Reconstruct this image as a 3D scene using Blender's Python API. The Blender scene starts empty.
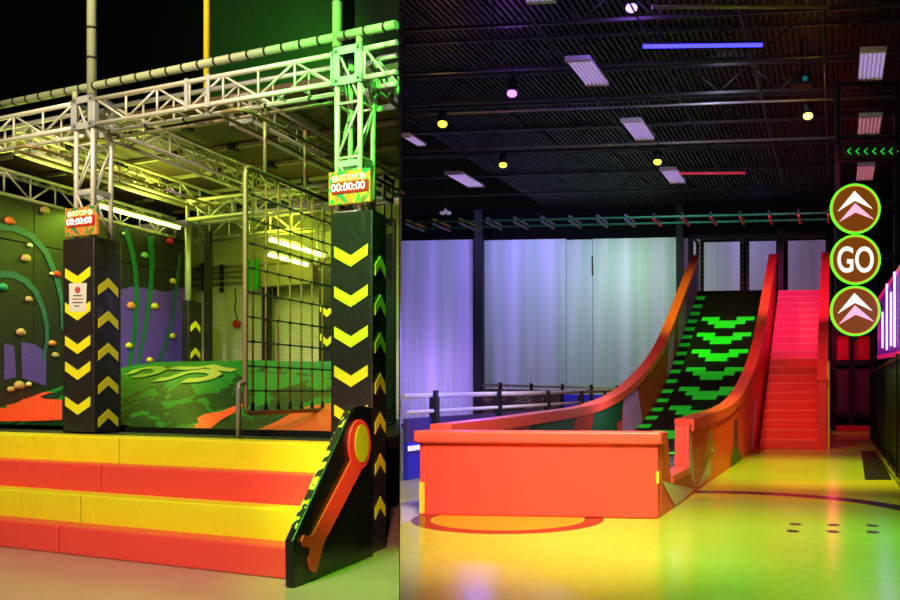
import bpy, bmesh, math, random
from mathutils import Vector
random.seed(7)
sc = bpy.context.scene
col = sc.collection
V3 = Vector
H, FP, CX, HY = 1.5, 900.0, 560.0, 392.0      # eye height, focal length in px, principal point

# ------------------------------------------------------------------ helpers
def fl(x, y, z=0.0):
    Y = (H - z) * FP / (y - HY)
    return V3(((x - CX) / FP * Y, Y, z))
def at(x, y, Y):
    return V3(((x - CX) / FP * Y, Y, H - (y - HY) / FP * Y))
def zat(y, Y): return H - (y - HY) / FP * Y
def hit(x, y, P, n):
    d = V3(((x - CX) / FP, 1.0, -(y - HY) / FP)); c = V3((0, 0, H))
    return c + d * ((V3(P) - c).dot(n) / d.dot(n))

class Fr:
    def __init__(s, O, U, V):
        s.O = V3((O[0], O[1], 0)); s.U = V3((U[0], U[1], 0)).normalized(); s.V = V3((V[0], V[1], 0)).normalized()
        s.nU = V3((s.V.y, -s.V.x, 0)); s.nV = V3((s.U.y, -s.U.x, 0))   # normals of the planes u=const, v=const
    def p(s, u, v, z=0.0): return s.O + s.U * u + s.V * v + V3((0, 0, z))
    def uv(s, P):
        d = V3(P) - s.O; D = s.U.x * s.V.y - s.U.y * s.V.x
        return ((d.x * s.V.y - d.y * s.V.x) / D, (s.U.x * d.y - s.U.y * d.x) / D)
    def on_u(s, u, x, y): return hit(x, y, s.p(u, 0), s.nU)
    def on_v(s, v, x, y): return hit(x, y, s.p(0, v), s.nV)
Z = V3((0, 0, 1))
L = Fr((-2.17, 7.18), (.905, -.426), (.237, .972))
R = Fr((-1.708, 10.98), (.9926, -.121), (.293, .956))

class MB:
    def __init__(s, org=(0, 0, 0)):
        s.bm = bmesh.new(); s.org = V3(org)
    def box(s, o, a, b, c):
        o = V3(o); vs = [s.bm.verts.new(o + a * i + b * j + c * k) for k in (0, 1) for j in (0, 1) for i in (0, 1)]
        for f in ((0, 2, 3, 1), (4, 5, 7, 6), (0, 1, 5, 4), (1, 3, 7, 5), (3, 2, 6, 7), (2, 0, 4, 6)):
            s.bm.faces.new([vs[i] for i in f])
        return s
    def fbox(s, F, u0, u1, v0, v1, z0, z1):
        return s.box(F.p(u0, v0, z0), F.U * (u1 - u0), F.V * (v1 - v0), Z * (z1 - z0))
    def prism(s, pts, vec):
        a = [s.bm.verts.new(V3(p)) for p in pts]; b = [s.bm.verts.new(V3(p) + vec) for p in pts]
        s.bm.faces.new(a); s.bm.faces.new(list(reversed(b)))
        n = len(pts)
        for i in range(n): s.bm.faces.new((a[i], b[i], b[(i + 1) % n], a[(i + 1) % n]))
        return s
    def tube(s, pts, r, n=8):
        pts = [V3(p) for p in pts]; rings = []
        for i, p in enumerate(pts):
            d = (pts[min(i + 1, len(pts) - 1)] - pts[max(i - 1, 0)]).normalized()
            a = d.cross(Z if abs(d.z) < .9 else V3((1, 0, 0))).normalized(); b = d.cross(a).normalized()
            rings.append([s.bm.verts.new(p + (a * math.cos(t) + b * math.sin(t)) * r) for t in [2 * math.pi * k / n for k in range(n)]])
        for A, B in zip(rings, rings[1:]):
            for k in range(n):
                f = s.bm.faces.new((A[k], B[k], B[(k + 1) % n], A[(k + 1) % n])); f.smooth = True
        s.bm.faces.new(rings[0]); s.bm.faces.new(list(reversed(rings[-1])))
        return s
    def ring(s, c, a, b, r0, r1, d, n=40):          # flat ring, extruded by d
        A = []
        for t in [2 * math.pi * k / n for k in range(n)]:
            e = a * math.cos(t) + b * math.sin(t)
            A.append([s.bm.verts.new(c + e * r0), s.bm.verts.new(c + e * r1), s.bm.verts.new(c + e * r1 + d), s.bm.verts.new(c + e * r0 + d)])
        for k in range(n):
            P, Q = A[k], A[(k + 1) % n]
            for i in range(4): s.bm.faces.new((P[i], Q[i], Q[(i + 1) % 4], P[(i + 1) % 4]))
        return s
    def disc(s, c, a, b, r, d, n=40, ry=None):
        ry = ry or r
        return s.prism([c + a * (r * math.cos(2 * math.pi * k / n)) + b * (ry * math.sin(2 * math.pi * k / n)) for k in range(n)], d)
    def ball(s, c, rx, ry, rz, sub=2, jit=0.0):
        m = bmesh.new(); bmesh.ops.create_icosphere(m, subdivisions=sub, radius=1)
        mp = {}
        for v in m.verts:
            q = v.co * (1 + random.uniform(-jit, jit))
            mp[v] = s.bm.verts.new(V3(c) + V3((q.x * rx, q.y * ry, q.z * rz)))
        for f in m.faces: s.bm.faces.new([mp[v] for v in f.verts]).smooth = True
        m.free(); return s
    def build(s, name, mat, parent=None, bevel=0, seg=2):
        bm = s.bm
        if bevel:
            bmesh.ops.bevel(bm, geom=bm.edges[:], offset=bevel, segments=seg, profile=.6, affect='EDGES', clamp_overlap=True)
            for f in bm.faces: f.smooth = True
        bmesh.ops.recalc_face_normals(bm, faces=bm.faces[:])
        for v in bm.verts: v.co -= s.org
        me = bpy.data.meshes.new(name); bm.to_mesh(me); bm.free()
        me.materials.append(mat)
        o = bpy.data.objects.new(name, me); col.objects.link(o)
        if bevel:
            w = o.modifiers.new('wn', 'WEIGHTED_NORMAL'); w.keep_sharp = False
        if parent: o.parent = parent
        elif s.org.length: o.location = s.org
        return o

def tag(o, label, cat, group=None, kind=None):
    o['label'] = label; o['category'] = cat
    if group: o['group'] = group
    if kind: o['kind'] = kind
    return o
def thing(name, loc, label, cat, group=None):
    o = bpy.data.objects.new(name, None); col.objects.link(o); o.location = loc; o.empty_display_size = .1
    return tag(o, label, cat, group)
def struct(o): o['kind'] = 'structure'; return o
def dup(root, loc, label, group=None):
    r = root.copy(); col.objects.link(r); r.location = loc; r['label'] = label
    if group: r['group'] = group
    for ch in list(root.children):
        c = ch.copy(); col.objects.link(c); c.parent = r
        for g in list(ch.children):
            d = g.copy(); col.objects.link(d); d.parent = c
    return r

# ------------------------------------------------------------------ materials
def lin(c):
    return tuple(((x / 255) / 12.92 if x / 255 <= .04045 else ((x / 255 + .055) / 1.055) ** 2.4) for x in c)
def mat(name, rgb, rough=.5, metal=0, emit=None, es=1.0, bump=0, bscale=6, var=0, vscale=5, spec=.5, stretch=None):
    m = bpy.data.materials.new(name); m.use_nodes = True
    nt = m.node_tree; b = nt.nodes['Principled BSDF']
    c = lin(rgb) + (1,)
    b.inputs['Base Color'].default_value = c; b.inputs['Roughness'].default_value = rough
    b.inputs['Metallic'].default_value = metal; b.inputs['Specular IOR Level'].default_value = spec
    if emit:
        b.inputs['Emission Color'].default_value = lin(emit) + (1,); b.inputs['Emission Strength'].default_value = es
    if bump or var:
        tc = nt.nodes.new('ShaderNodeTexCoord'); mp = nt.nodes.new('ShaderNodeMapping')
        nt.links.new(tc.outputs['Object'], mp.inputs[0])
        if stretch: mp.inputs['Scale'].default_value = stretch
    if bump:
        n = nt.nodes.new('ShaderNodeTexNoise'); n.inputs['Scale'].default_value = bscale; n.inputs['Detail'].default_value = 3
        n.inputs['Distortion'].default_value = 1.0
        bp = nt.nodes.new('ShaderNodeBump'); bp.inputs['Strength'].default_value = bump; bp.inputs['Distance'].default_value = .05
        nt.links.new(mp.outputs[0], n.inputs['Vector']); nt.links.new(n.outputs['Fac'], bp.inputs['Height']); nt.links.new(bp.outputs[0], b.inputs['Normal'])
    if var:
        n = nt.nodes.new('ShaderNodeTexNoise'); n.inputs['Scale'].default_value = vscale; n.inputs['Detail'].default_value = 4
        mx = nt.nodes.new('ShaderNodeMix'); mx.data_type = 'RGBA'
        mx.inputs[6].default_value = tuple(x * (1 - var) for x in c[:3]) + (1,)
        mx.inputs[7].default_value = tuple(min(1, x * (1 + var)) for x in c[:3]) + (1,)
        nt.links.new(mp.outputs[0], n.inputs['Vector']); nt.links.new(n.outputs['Fac'], mx.inputs[0]); nt.links.new(mx.outputs[2], b.inputs['Base Color'])
    return m
def ramp_mat(name, stops, scale, rough=.5, detail=3, dist=0, stretch=(1, 1, 1), bump=0, emit=0, constant=True, off=(0, 0, 0)):
    m = bpy.data.materials.new(name); m.use_nodes = True
    nt = m.node_tree; b = nt.nodes['Principled BSDF']; b.inputs['Roughness'].default_value = rough
    tc = nt.nodes.new('ShaderNodeTexCoord'); mp = nt.nodes.new('ShaderNodeMapping'); mp.inputs['Scale'].default_value = stretch; mp.inputs['Location'].default_value = off
    n = nt.nodes.new('ShaderNodeTexNoise'); n.inputs['Scale'].default_value = scale; n.inputs['Detail'].default_value = detail; n.inputs['Distortion'].default_value = dist
    r = nt.nodes.new('ShaderNodeValToRGB'); e = r.color_ramp
    if constant: e.interpolation = 'CONSTANT'
    while len(e.elements) < len(stops): e.elements.new(.5)
    for k, (p, c) in zip(e.elements, stops): k.position = p; k.color = lin(c) + (1,)
    nt.links.new(tc.outputs['Object'], mp.inputs[0]); nt.links.new(mp.outputs[0], n.inputs['Vector'])
    nt.links.new(n.outputs['Fac'], r.inputs[0]); nt.links.new(r.outputs[0], b.inputs['Base Color'])
    if emit:
        nt.links.new(r.outputs[0], b.inputs['Emission Color']); b.inputs['Emission Strength'].default_value = emit
    if bump:
        bp = nt.nodes.new('ShaderNodeBump'); bp.inputs['Strength'].default_value = bump; bp.inputs['Distance'].default_value = .05
        nt.links.new(n.outputs['Fac'], bp.inputs['Height']); nt.links.new(bp.outputs[0], b.inputs['Normal'])
    return m

M = {}
WR = dict(bump=.5, bscale=1.5, stretch=(1.5, .8, 1.0))
M['yellow_vinyl'] = mat('yellow_vinyl', (236, 222, 26), .42, **WR)
M['red_vinyl'] = mat('red_vinyl', (240, 70, 54), .42, **WR)
M['slide_red'] = mat('slide_red', (236, 68, 54), .4, bump=.15, bscale=1.2)
M['cap_red'] = mat('cap_red', (240, 80, 62), .38, bump=.08, bscale=2)
M['pink_vinyl'] = mat('pink_vinyl', (244, 84, 120), .4, bump=.3, bscale=2.5)
M['pink_edge'] = mat('pink_edge', (255, 170, 190), .4)
M['black_vinyl'] = mat('black_vinyl', (34, 30, 26), .38, bump=.4, bscale=3)
M['panel_vinyl'] = mat('panel_vinyl', (14, 15, 13), .35, bump=.3, bscale=3)
M['chev_yellow'] = mat('chev_yellow', (222, 214, 22), .5)
M['seam'] = mat('seam', (14, 12, 11), .7)
M['alu'] = mat('aluminium', (206, 200, 184), .42, .25)
M['alu_dull'] = mat('dull_aluminium', (170, 160, 140), .5, .3)
M['plate'] = mat('plate', (176, 178, 176), .45, .3)
M['pad_tube'] = mat('pad_tube', (150, 158, 120), .6)
M['tie'] = mat('tie', (10, 10, 10), .6)
M['tan_pipe'] = mat('tan_pipe', (150, 118, 84), .45, .3)
M['grey_pipe'] = mat('grey_pipe', (150, 140, 125), .4, .4)
M['deck'] = mat('deck_brown', (72, 50, 30), .7, var=.25, vscale=1.5)
M['black'] = mat('black', (10, 10, 11), .6)
M['black_wall'] = mat('black_wall', (3, 3, 4), .9, spec=.1)
M['dark_metal'] = mat('dark_metal', (22, 22, 25), .5, .3)
M['paper'] = mat('paper', (205, 200, 188), .7)
M['ink'] = mat('ink', (70, 64, 60), .7)
M['ink_red'] = mat('ink_red', (170, 70, 66), .7)
M['emblem_red'] = mat('emblem_red', (245, 66, 44), .45)
M['emblem_yellow'] = mat('emblem_yellow', (196, 206, 14), .45)
M['text_white'] = mat('text_white', (255, 250, 240), .5, emit=(255, 245, 225), es=2.2)
M['text_yellow'] = mat('text_yellow', (255, 250, 160), .5, emit=(255, 250, 150), es=1.5)
M['digits'] = mat('digits', (255, 230, 220), .5, emit=(255, 226, 215), es=1.6)
M['digit_back'] = mat('digit_back', (150, 30, 16), .4, emit=(190, 36, 16), es=.35)
M['timer_board'] = ramp_mat('timer_board', [(0, (40, 120, 80)), (.42, (196, 110, 40)), (.52, (190, 130, 50)), (.6, (70, 130, 60)), (.68, (170, 70, 40))], 9, .4, 2, emit=.14)
M['rope'] = mat('rope', (150, 92, 40), .8)
M['rope_dark'] = mat('rope_dark', (44, 36, 26), .8)
M['knot'] = mat('knot', (14, 12, 12), .7)
# ------------------------------------------------------------------ zone division: added black screen, seen edge-on, keeps the halls' light apart
sx = (400 - CX) / FP
d400 = V3((sx, 1, 0)).normalized(); n400 = V3((-d400.y, d400.x, 0))   # points to the left hall
P0 = V3((sx * 4.6, 4.6, 0)); 
o = MB().box(P0, d400 * 36, n400 * .004, Z * 10.2).build('wall_partition_added', M['black_wall']); struct(o)

# floors
M['floor_l'] = ramp_mat('floor_concrete', [(0, (168, 136, 112)), (.5, (180, 148, 120)), (1, (190, 166, 130))], .8, .2, 5, constant=False, bump=.02)
m = M['floor_r'] = bpy.data.materials.new('floor_epoxy'); m.use_nodes = True
nt = m.node_tree; b = nt.nodes['Principled BSDF']
tc = nt.nodes.new('ShaderNodeTexCoord'); n = nt.nodes.new('ShaderNodeTexNoise'); n.inputs['Scale'].default_value = .35; n.inputs['Detail'].default_value = 2
r = nt.nodes.new('ShaderNodeValToRGB'); r.color_ramp.elements[0].position = .35; r.color_ramp.elements[1].position = .65
r.color_ramp.elements[0].color = lin((198, 194, 56)) + (1,); r.color_ramp.elements[1].color = lin((204, 206, 84)) + (1,)
n2 = nt.nodes.new('ShaderNodeTexNoise'); n2.inputs['Scale'].default_value = 9; n2.inputs['Detail'].default_value = 6
mx = nt.nodes.new('ShaderNodeMix'); mx.data_type = 'RGBA'; mx.blend_type = 'MULTIPLY'; mx.inputs[0].default_value = .25
nt.links.new(tc.outputs['Object'], n.inputs['Vector']); nt.links.new(tc.outputs['Object'], n2.inputs['Vector'])
nt.links.new(n.outputs['Fac'], r.inputs[0]); nt.links.new(r.outputs[0], mx.inputs[6]); nt.links.new(n2.outputs['Fac'], mx.inputs[7]); nt.links.new(mx.outputs[2], b.inputs['Base Color'])
b.inputs['Roughness'].default_value = .2
bp = nt.nodes.new('ShaderNodeBump'); bp.inputs['Strength'].default_value = .04; bp.inputs['Distance'].default_value = .03
nt.links.new(n2.outputs['Fac'], bp.inputs['Height']); nt.links.new(bp.outputs[0], b.inputs['Normal'])
T = V3((0, 0, -.1))
A, B = V3((0, 0, 0)) + d400 * 1.0, d400 * 41
o = MB().prism([A, B, B + V3((-26, 0, 0)), A + V3((-10, 0, 0))], T).build('floor_left', M['floor_l']); struct(o)
FR = MB().prism([A, A + V3((12, 0, 0)), B + V3((36, 0, 0)), B], T).build('floor_right', M['floor_r']); struct(FR)

# ================================================================== LEFT HALL
# stairs: four padded treads, each of two blocks
du, dz = .25, .2625
seams = [(58, 553), (79.5, 522), (100, 492), (118, 463)]
names = [('red', 'lowest'), ('yellow', 'second lowest'), ('red', 'third'), ('yellow', 'topmost')]
for k in range(4):
    us = L.uv(L.on_v(du * k, *seams[k]))[0]
    u0 = -5.6
    depth = du + .02 if k < 3 else .42
    m = M['red_vinyl'] if k % 2 == 0 else M['yellow_vinyl']
    cn, pn = names[k]
    for (a, b_, s) in ((u0, us - .006, 'left'), (us + .006, .085, 'right')):
        org = L.p(a, du * k, 0)
        z0 = 0 if k == 0 else dz * k - .05
        o = MB(org).fbox(L, a, b_, du * k, du * k + (du if k < 3 else .3) - .004, 0, dz * (k + 1) - .003).build('padded_step', m, bevel=.022, seg=3)
        tag(o, '%s padded vinyl step block, %s stair row, %s of its seam' % (cn, pn, s), 'step', 'padded step blocks')
# core of the raised floor
PZ = dz * 4
def scr_u(v, gap=.05):
    P = L.p(-4, v); return -4 + max(0, -((P - P0).dot(n400) - gap * .35) / L.U.dot(n400))
va_ = du * 3 + .3
vs_ = next(v for v in [va_ + .01 * k for k in range(900)] if scr_u(v) < 0)
o = MB().prism([L.p(-9, va_, PZ - .12), L.p(0, va_, PZ - .12), L.p(0, vs_, PZ - .12), L.p(scr_u(9.5), 9.5, PZ - .12), L.p(-9, 9.5, PZ - .12)], Z * .116).build('floor_platform', M['black']); struct(o)
o = MB().fbox(L, -9, 0, du * 3 + .32, du * 3 + .38, 0, PZ - .12).build('trim_platform', M['black']); struct(o)

# side panel of the stairs
TH = .085
uW = L.uv(fl(294, 588.5))[0]; uP = uW - TH
pp = [L.on_u(uW, *q) for q in ((293.5, 588), (293, 541), (351, 412), (356, 406), (361, 406), (373, 407), (373, 556))]
pp[0].z = .0; pp[-1].z = 0
root = thing('stair_side_panel', pp[0].copy(), 'black padded side panel with red wrench shape, closing the stairs beside the green pillar', 'panel')
pp = [p - L.U * TH for p in pp]
MB(root.location).prism(pp, L.U * TH).build('board', M['panel_vinyl'], root, bevel=.02)
M['stripe'] = ramp_mat('stripe_edge', [(0, (26, 30, 10)), (.5, (196, 210, 40))], 14, .5, 1, stretch=(1, 1, 1))
a, b_ = pp[1], pp[2]
n_ = (b_ - a).cross(L.U).normalized()
if n_.z < 0: n_ = -n_
o = MB(root.location).box(a + (b_ - a) * .08 + n_ * -.004 + L.U * .012, (b_ - a) * .92, L.U * (TH - .03), n_ * .012).build('edge_strip', M['stripe'], root)
o['label'] = 'yellow and black patterned edge strip'
# wrench
def wp(x, y): return L.on_u(uW, x, y)
w = [(350.5, 459), (312, 534.5), (308, 537), (302.5, 535), (299.5, 541), (303, 547), (308.5, 546), (309, 552), (306.5, 561), (308, 570), (314.5, 573), (318, 560), (320.5, 549), (323, 541), (360, 470)]
wr = MB(root.location).prism([wp(*q) for q in w], L.U * .018).build('wrench_emblem', M['emblem_red'], root, bevel=.004)
c = [(358.2 + 10.8 * math.cos(t), 444.5 + 25 * math.sin(t)) for t in [2 * math.pi * k / 36 for k in range(36)]]
MB(root.location).prism([wp(*q) for q in c], L.U * .022).build('wrench_ring', M['emblem_red'], wr, bevel=.004)
c = [(359.5 + 6.6 * math.cos(t), 443.5 + 19 * math.sin(t)) for t in [2 * math.pi * k / 36 for k in range(36)]]
o = MB(root.location).prism([wp(*q) for q in c], L.U * .03).build('wrench_disc', M['emblem_yellow'], wr); o['label'] = 'yellow disc'

# chevron pillars
def chevron(org, c, a, up, nrm, w, h, dip):       # c centre, a across, apex down when up=-1
    A = []
    for s_, zz in ((-w / 2, dip / 2), (0, -dip / 2), (w / 2, dip / 2)): A.append(c + a * s_ + Z * (zz * (1 if up < 0 else -1)))
    pts = [A[0] + Z * h / 2, A[1] + Z * h / 2, A[2] + Z * h / 2, A[2] - Z * h / 2, A[1] - Z * h / 2, A[0] - Z * h / 2]
    return MB(org).prism(pts, nrm * .006)
def pillar(corner, wu, wv, z0, z1, fz, sz, label, group, mt):
    """corner = front right edge on the floor"""
    org = corner + Z * z0
    root = thing('padded_pillar', org, label, 'pillar', group)
    MB(org).box(corner - L.U * wu + Z * z0, L.U * wu, L.V * wv, Z * (z1 - z0)).build('pad', mt, root, bevel=.018)
    MB(org).box(corner - L.U * (wu + .012) + L.V * .03 + Z * (z0 + .01), L.U * .02, L.V * .06, Z * (z1 - z0 - .08)).build('flap', M['seam'], root)
    for z in fz: chevron(org, corner - L.U * (wu / 2) + Z * z - L.V * .004, L.U, -1, -L.V, wu * .80, .105, .10).build('chevron', M['chev_yellow'], root)
    for z in sz: chevron(org, corner + L.V * (wv / 2) + Z * z + L.U * .004, L.V, 1, L.U, wv * .72, .10, .10).build('chevron', M['chev_yellow'], root)
    return root
CR = fl(372.5, 553.5); CL = V3(((94 - CX) / FP * 9.8, 9.8, 0))
pillar(CR, .49, .31, 0, 3.2, [2.78, 2.40, 2.02, 1.65, 1.28], [2.69, 2.32, 1.96, 1.58, 1.21, .82, .41], 'tall black padded pillar with lime chevrons, lit green, behind the wrench panel', 'chevron pillars', M['black_vinyl'])
pillar(CL, .51, .42, PZ, 3.2, [2.77, 2.39, 2.02, 1.735, 1.35], [2.665, 2.30, 1.945, 1.575, 1.21], 'black padded pillar with yellow chevrons and a paper notice, standing atop the stairs', 'chevron pillars', M['black_vinyl'])

# notice
q = [(69.2, 283.5), (87, 283), (86, 312), (69.4, 311.5)]
nc = CL - L.U * .25 + Z * 2.5
def npx(x, y, off=.008):
    return hit(x, y, CL - L.V * off, L.nV)
org = npx(69.4, 311.5)
root = thing('paper_notice', org, 'white paper notice with a red emblem taped to the front of the chevron pillar', 'notice')
MB(org).prism([npx(*p) for p in q], -L.V * .003).build('sheet', M['paper'], root)
MB(org).prism([npx(77.7 + 2.8 * math.cos(t), 290 + 3.3 * math.sin(t), .012) for t in [math.pi * k / 8 for k in range(16)]], -L.V * .002).build('red_emblem', M['ink_red'], root)
for (x0, x1, y, mm) in ((73.5, 82, 295.6, 'ink'), (72.5, 83, 299, 'ink_red'), (72.3, 82.8, 302.6, 'ink'), (74.5, 79.5, 306, 'ink')):
    MB(org).prism([npx(x0, y - .5, .012), npx(x1, y - .5, .012), npx(x1, y + .5, .012), npx(x0, y + .5, .012)], -L.V * .002).build('text_line', M[mm], root)

# text helper
def text_mesh(s, off=0.0):
    cu = bpy.data.curves.new('t', 'FONT'); cu.body = s; cu.align_x = 'CENTER'; cu.align_y = 'CENTER'; cu.offset = off; cu.resolution_u = 6
    ob = bpy.data.objects.new('t', cu); col.objects.link(ob)
    dg = bpy.context.evaluated_depsgraph_get()
    me = bpy.data.meshes.new_from_object(ob.evaluated_get(dg)); bpy.data.objects.remove(ob); bpy.data.curves.remove(cu)
    return me
def text(name, s, mt, parent, org, c, a, up, nrm, w, h, depth=.006, off=.02):
    me = text_mesh(s, off)
    xs = [v.co.x for v in me.vertices]; ys = [v.co.y for v in me.vertices]
    x0, x1, y0, y1 = min(xs), max(xs), min(ys), max(ys)
    bm = bmesh.new(); bm.from_mesh(me); bpy.data.meshes.remove(me)
    for v in bm.verts:
        v.co = c + a * ((v.co.x - (x0 + x1) / 2) / (x1 - x0) * w) + up * ((v.co.y - (y0 + y1) / 2) / (y1 - y0) * h) - V3(org)
    r = bmesh.ops.extrude_face_region(bm, geom=bm.faces[:])
    for e in r['geom']:
        if isinstance(e, bmesh.types.BMVert): e.co += nrm * depth
    bmesh.ops.recalc_face_normals(bm, faces=bm.faces[:])
    me = bpy.data.meshes.new(name); bm.to_mesh(me); bm.free(); me.materials.append(mt)
    o = bpy.data.objects.new(name, me); col.objects.link(o); o.parent = parent
    return o

def timer(cx, y0, y1, w_px, corner, off, label):
    c = hit(cx, (y0 + y1) / 2, corner - L.V * off, L.nV)
    a = L.U.copy(); n_ = V3((-a.y, a.x, 0)); n_ = n_ if n_.y < 0 else -n_
    e = hit(cx + w_px / 2, (y0 + y1) / 2, corner - L.V * off, L.nV); w = (e - c).length * 2
    h = (y1 - y0) / FP * c.y
    org = c - Z * (h / 2)
    root = thing('timer_display', org, label, 'display', 'countdown displays')
    bd = MB(org).box(c - a * (w / 2) - Z * (h / 2), a * w, -n_ * .05, Z * h).build('board', M['timer_board'], root, bevel=.012)
    f = c + n_ * .003
    MB(org).box(f - a * (w * .40) - Z * (h * .17), a * (w * .88), n_ * .006, Z * (h * .33)).build('digit_panel', M['digit_back'], root)
    text('digits', '00:00:00', M['digits'], root, org, f + n_ * .007 + Z * (h * .01), a, Z, n_, w * .80, h * .23, .004, .004)
    text('stop_word', 'STOP', M['text_yellow'], root, org, f + Z * (h * .29), a, Z, n_, w * .46, h * .17, .004, .01)
    for s_ in (-1, 1):
        cc = f + a * (s_ * w * .33) + Z * (h * .28)
        MB(org).ring(cc, a, Z, h * .035, h * .105, n_ * .005, 8).build('hand_icon', M['text_yellow'], root)
    return root
timer(348.7, 170, 204, 42, CR, .07, 'lit countdown board reading STOP and zeros, on the green pillar by the dividing edge')
timer(80, 207, 236, 31.5, CL, .02, 'lit countdown board reading STOP and zeros, on the pillar that carries the notice')

# trusses
def truss(name, label, P, d, Lg, s1, s2, w, h, bay, group, faces='fbt', plates=True, m_=None, rc=.026, rb=.013):
    """P lower near corner; d along, s1 across (depth), s2 other across (height)"""
    m_ = m_ or M['alu']
    root = thing(name, P, label, 'truss', group)
    P = V3(P)
    cs = [V3((0, 0, 0)), s1 * w, s2 * h, s1 * w + s2 * h]
    for c in cs: MB(P).tube([P + c, P + c + d * Lg], rc, 10).build('chord', m_, root)
    nb = max(1, round(Lg / bay)); st = Lg / nb
    pr = {'f': (0, 2), 'b': (1, 3), 't': (2, 3), 'u': (0, 1)}
    for fc in faces:
        i, j = pr[fc]
        for k in range(nb):
            p0, p1 = P + d * (st * k), P + d * (st * (k + 1))
            ends = (p0 + cs[i], p1 + cs[j]) if k % 2 else (p0 + cs[j], p1 + cs[i])
            MB(P).tube(ends, rb, 6).build('brace', m_, root)
            MB(P).tube((p0 + cs[i], p0 + cs[j]), rb, 6).build('post', m_, root)
    if plates:
        for e in (0, Lg):
            q = MB(P)
            p = P + d * e - d * .012
            for (i, j) in ((0, 2), (1, 3), (0, 1), (2, 3)):
                a = p + cs[i]; v = cs[j] - cs[i]
                oth = (s1 if i == 0 and j == 2 or i == 1 else s2)
                q.box(a - oth * .03 - v.normalized() * .03, v + v.normalized() * .06, oth * .06, d * .024)
            q.build('end_plate', M['plate'], root)
    return root
TW = .27; ZB, ZT = 4.44, 4.72
G = 'rigging trusses of the left hall'
UL, VL = L.U, L.V
# towers (vertical)
TRc = CR - UL * .42 + VL * .02          # front left leg
TLc = CL - UL * .35 + VL * .06
root = truss('truss_tower', 'silver box truss tower rising from the green pillar', TRc + Z * 3.2, Z, ZT - 3.2 + .03, VL, UL, TW, TW, .5, G, 'fbtu', False, rc=.027)
for z in (3.66,):
    q = MB(root.location)
    for a, v in ((TRc, UL), (TRc, VL), (TRc + VL * TW, UL), (TRc + UL * TW, VL)): q.box(a + Z * (z - .03) - VL * .01, v * TW, VL * .02 if v is UL else UL * .02, Z * .06)
    q.build('collar', M['plate'], root)
root = truss('truss_tower', 'silver box truss tower rising from the notice pillar', TLc + Z * 3.2, Z, ZT - 3.2 + .03, VL, UL, TW, TW, .5, G, 'fbtu', False, rc=.027)
q = MB(root.location)
for a, v in ((TLc, UL), (TLc, VL), (TLc + VL * TW, UL), (TLc + UL * TW, VL)): q.box(a + Z * 3.68 - VL * .01, v * TW, VL * .02 if v is UL else UL * .02, Z * .06)
q.build('collar', M['plate'], root)
# corner nodes
def node(c, label):
    root = thing('truss_corner_block', c + Z * (ZB - .03), label, 'truss', G)
    s_, wd = TW, .075
    for (a, dr, nn) in ((c - VL * .03, UL, -VL), (c + UL * (TW + .03), VL, UL)):
        q = MB(root.location); d_ = dr * (TW + .06); st = a - dr * .03
        for (zz, hh) in ((ZB - .04, wd), (ZT + .04 - wd, wd)): q.box(st + Z * zz, d_, nn * .008, Z * hh)
        for k in (0, 1): q.box(st + Z * (ZB - .04) + dr * (k * (TW + .06 - wd)), dr * wd, nn * .008, Z * (ZT - ZB + .08))
        fr = q.build('plate', M['plate'], root)
        for k in (0, 1):
            for zz in (ZB, ZT):
                b2 = MB(root.location).disc(st + dr * (wd / 2 + k * (TW + .06 - wd)) + Z * zz + nn * .008, dr, Z, .012, nn * .004, 10); b2.build('bolt', M['tie'], fr)
    return root
node(TRc, 'bolted silver corner block at the top of the green tower')
node(TLc, 'bolted silver corner block at the top of the notice tower')
# front beams
uTL = L.uv(TLc)[0]; dirT = (TRc - TLc - UL * TW); dLen = dirT.length; dT = dirT.normalized()
fb_ = truss('truss_beam', 'long front box truss between the two towers', TLc + UL * (TW + .05) + Z * ZB, dT, dLen - .1, VL, Z, TW, TW, .46, G, 'fb')
for f_ in (.40, .49):
    a = fb_.location + dT * (dLen * f_) - VL * .03; MB(fb_.location).box(a - Z * .03, dT * .05, VL * .008, Z * (TW + .06)).build('joint_plate', M['plate'], fb_)
for k in range(10):
    a = fb_.location + dT * (dLen * (k + .5) / 10); MB(fb_.location).tube([a, a + VL * TW], .012, 6).build('spreader', M['alu'], fb_)
truss('truss_beam', 'front box truss running off frame beside the notice tower', TLc - UL * 2.1 + Z * ZB, UL, 2.05, VL, Z, TW, TW, .46, G, 'fb')
# short stub right of the tower up to the screen
def to_screen(P, d, gap=.06):
    n_ = n400; gap *= .35; return max(0, -((V3(P) - P0).dot(n_) - gap) / d.dot(n_))
P = TRc + UL * (TW + .05) + Z * ZB
s_ = min(to_screen(P, UL), to_screen(P + VL * TW, UL))
stub = truss('truss_beam', 'short box truss stub between the green tower and the dividing screen', P, UL, max(.2, s_), VL, Z, TW, TW, .3, G, 'fb', False)
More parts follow.
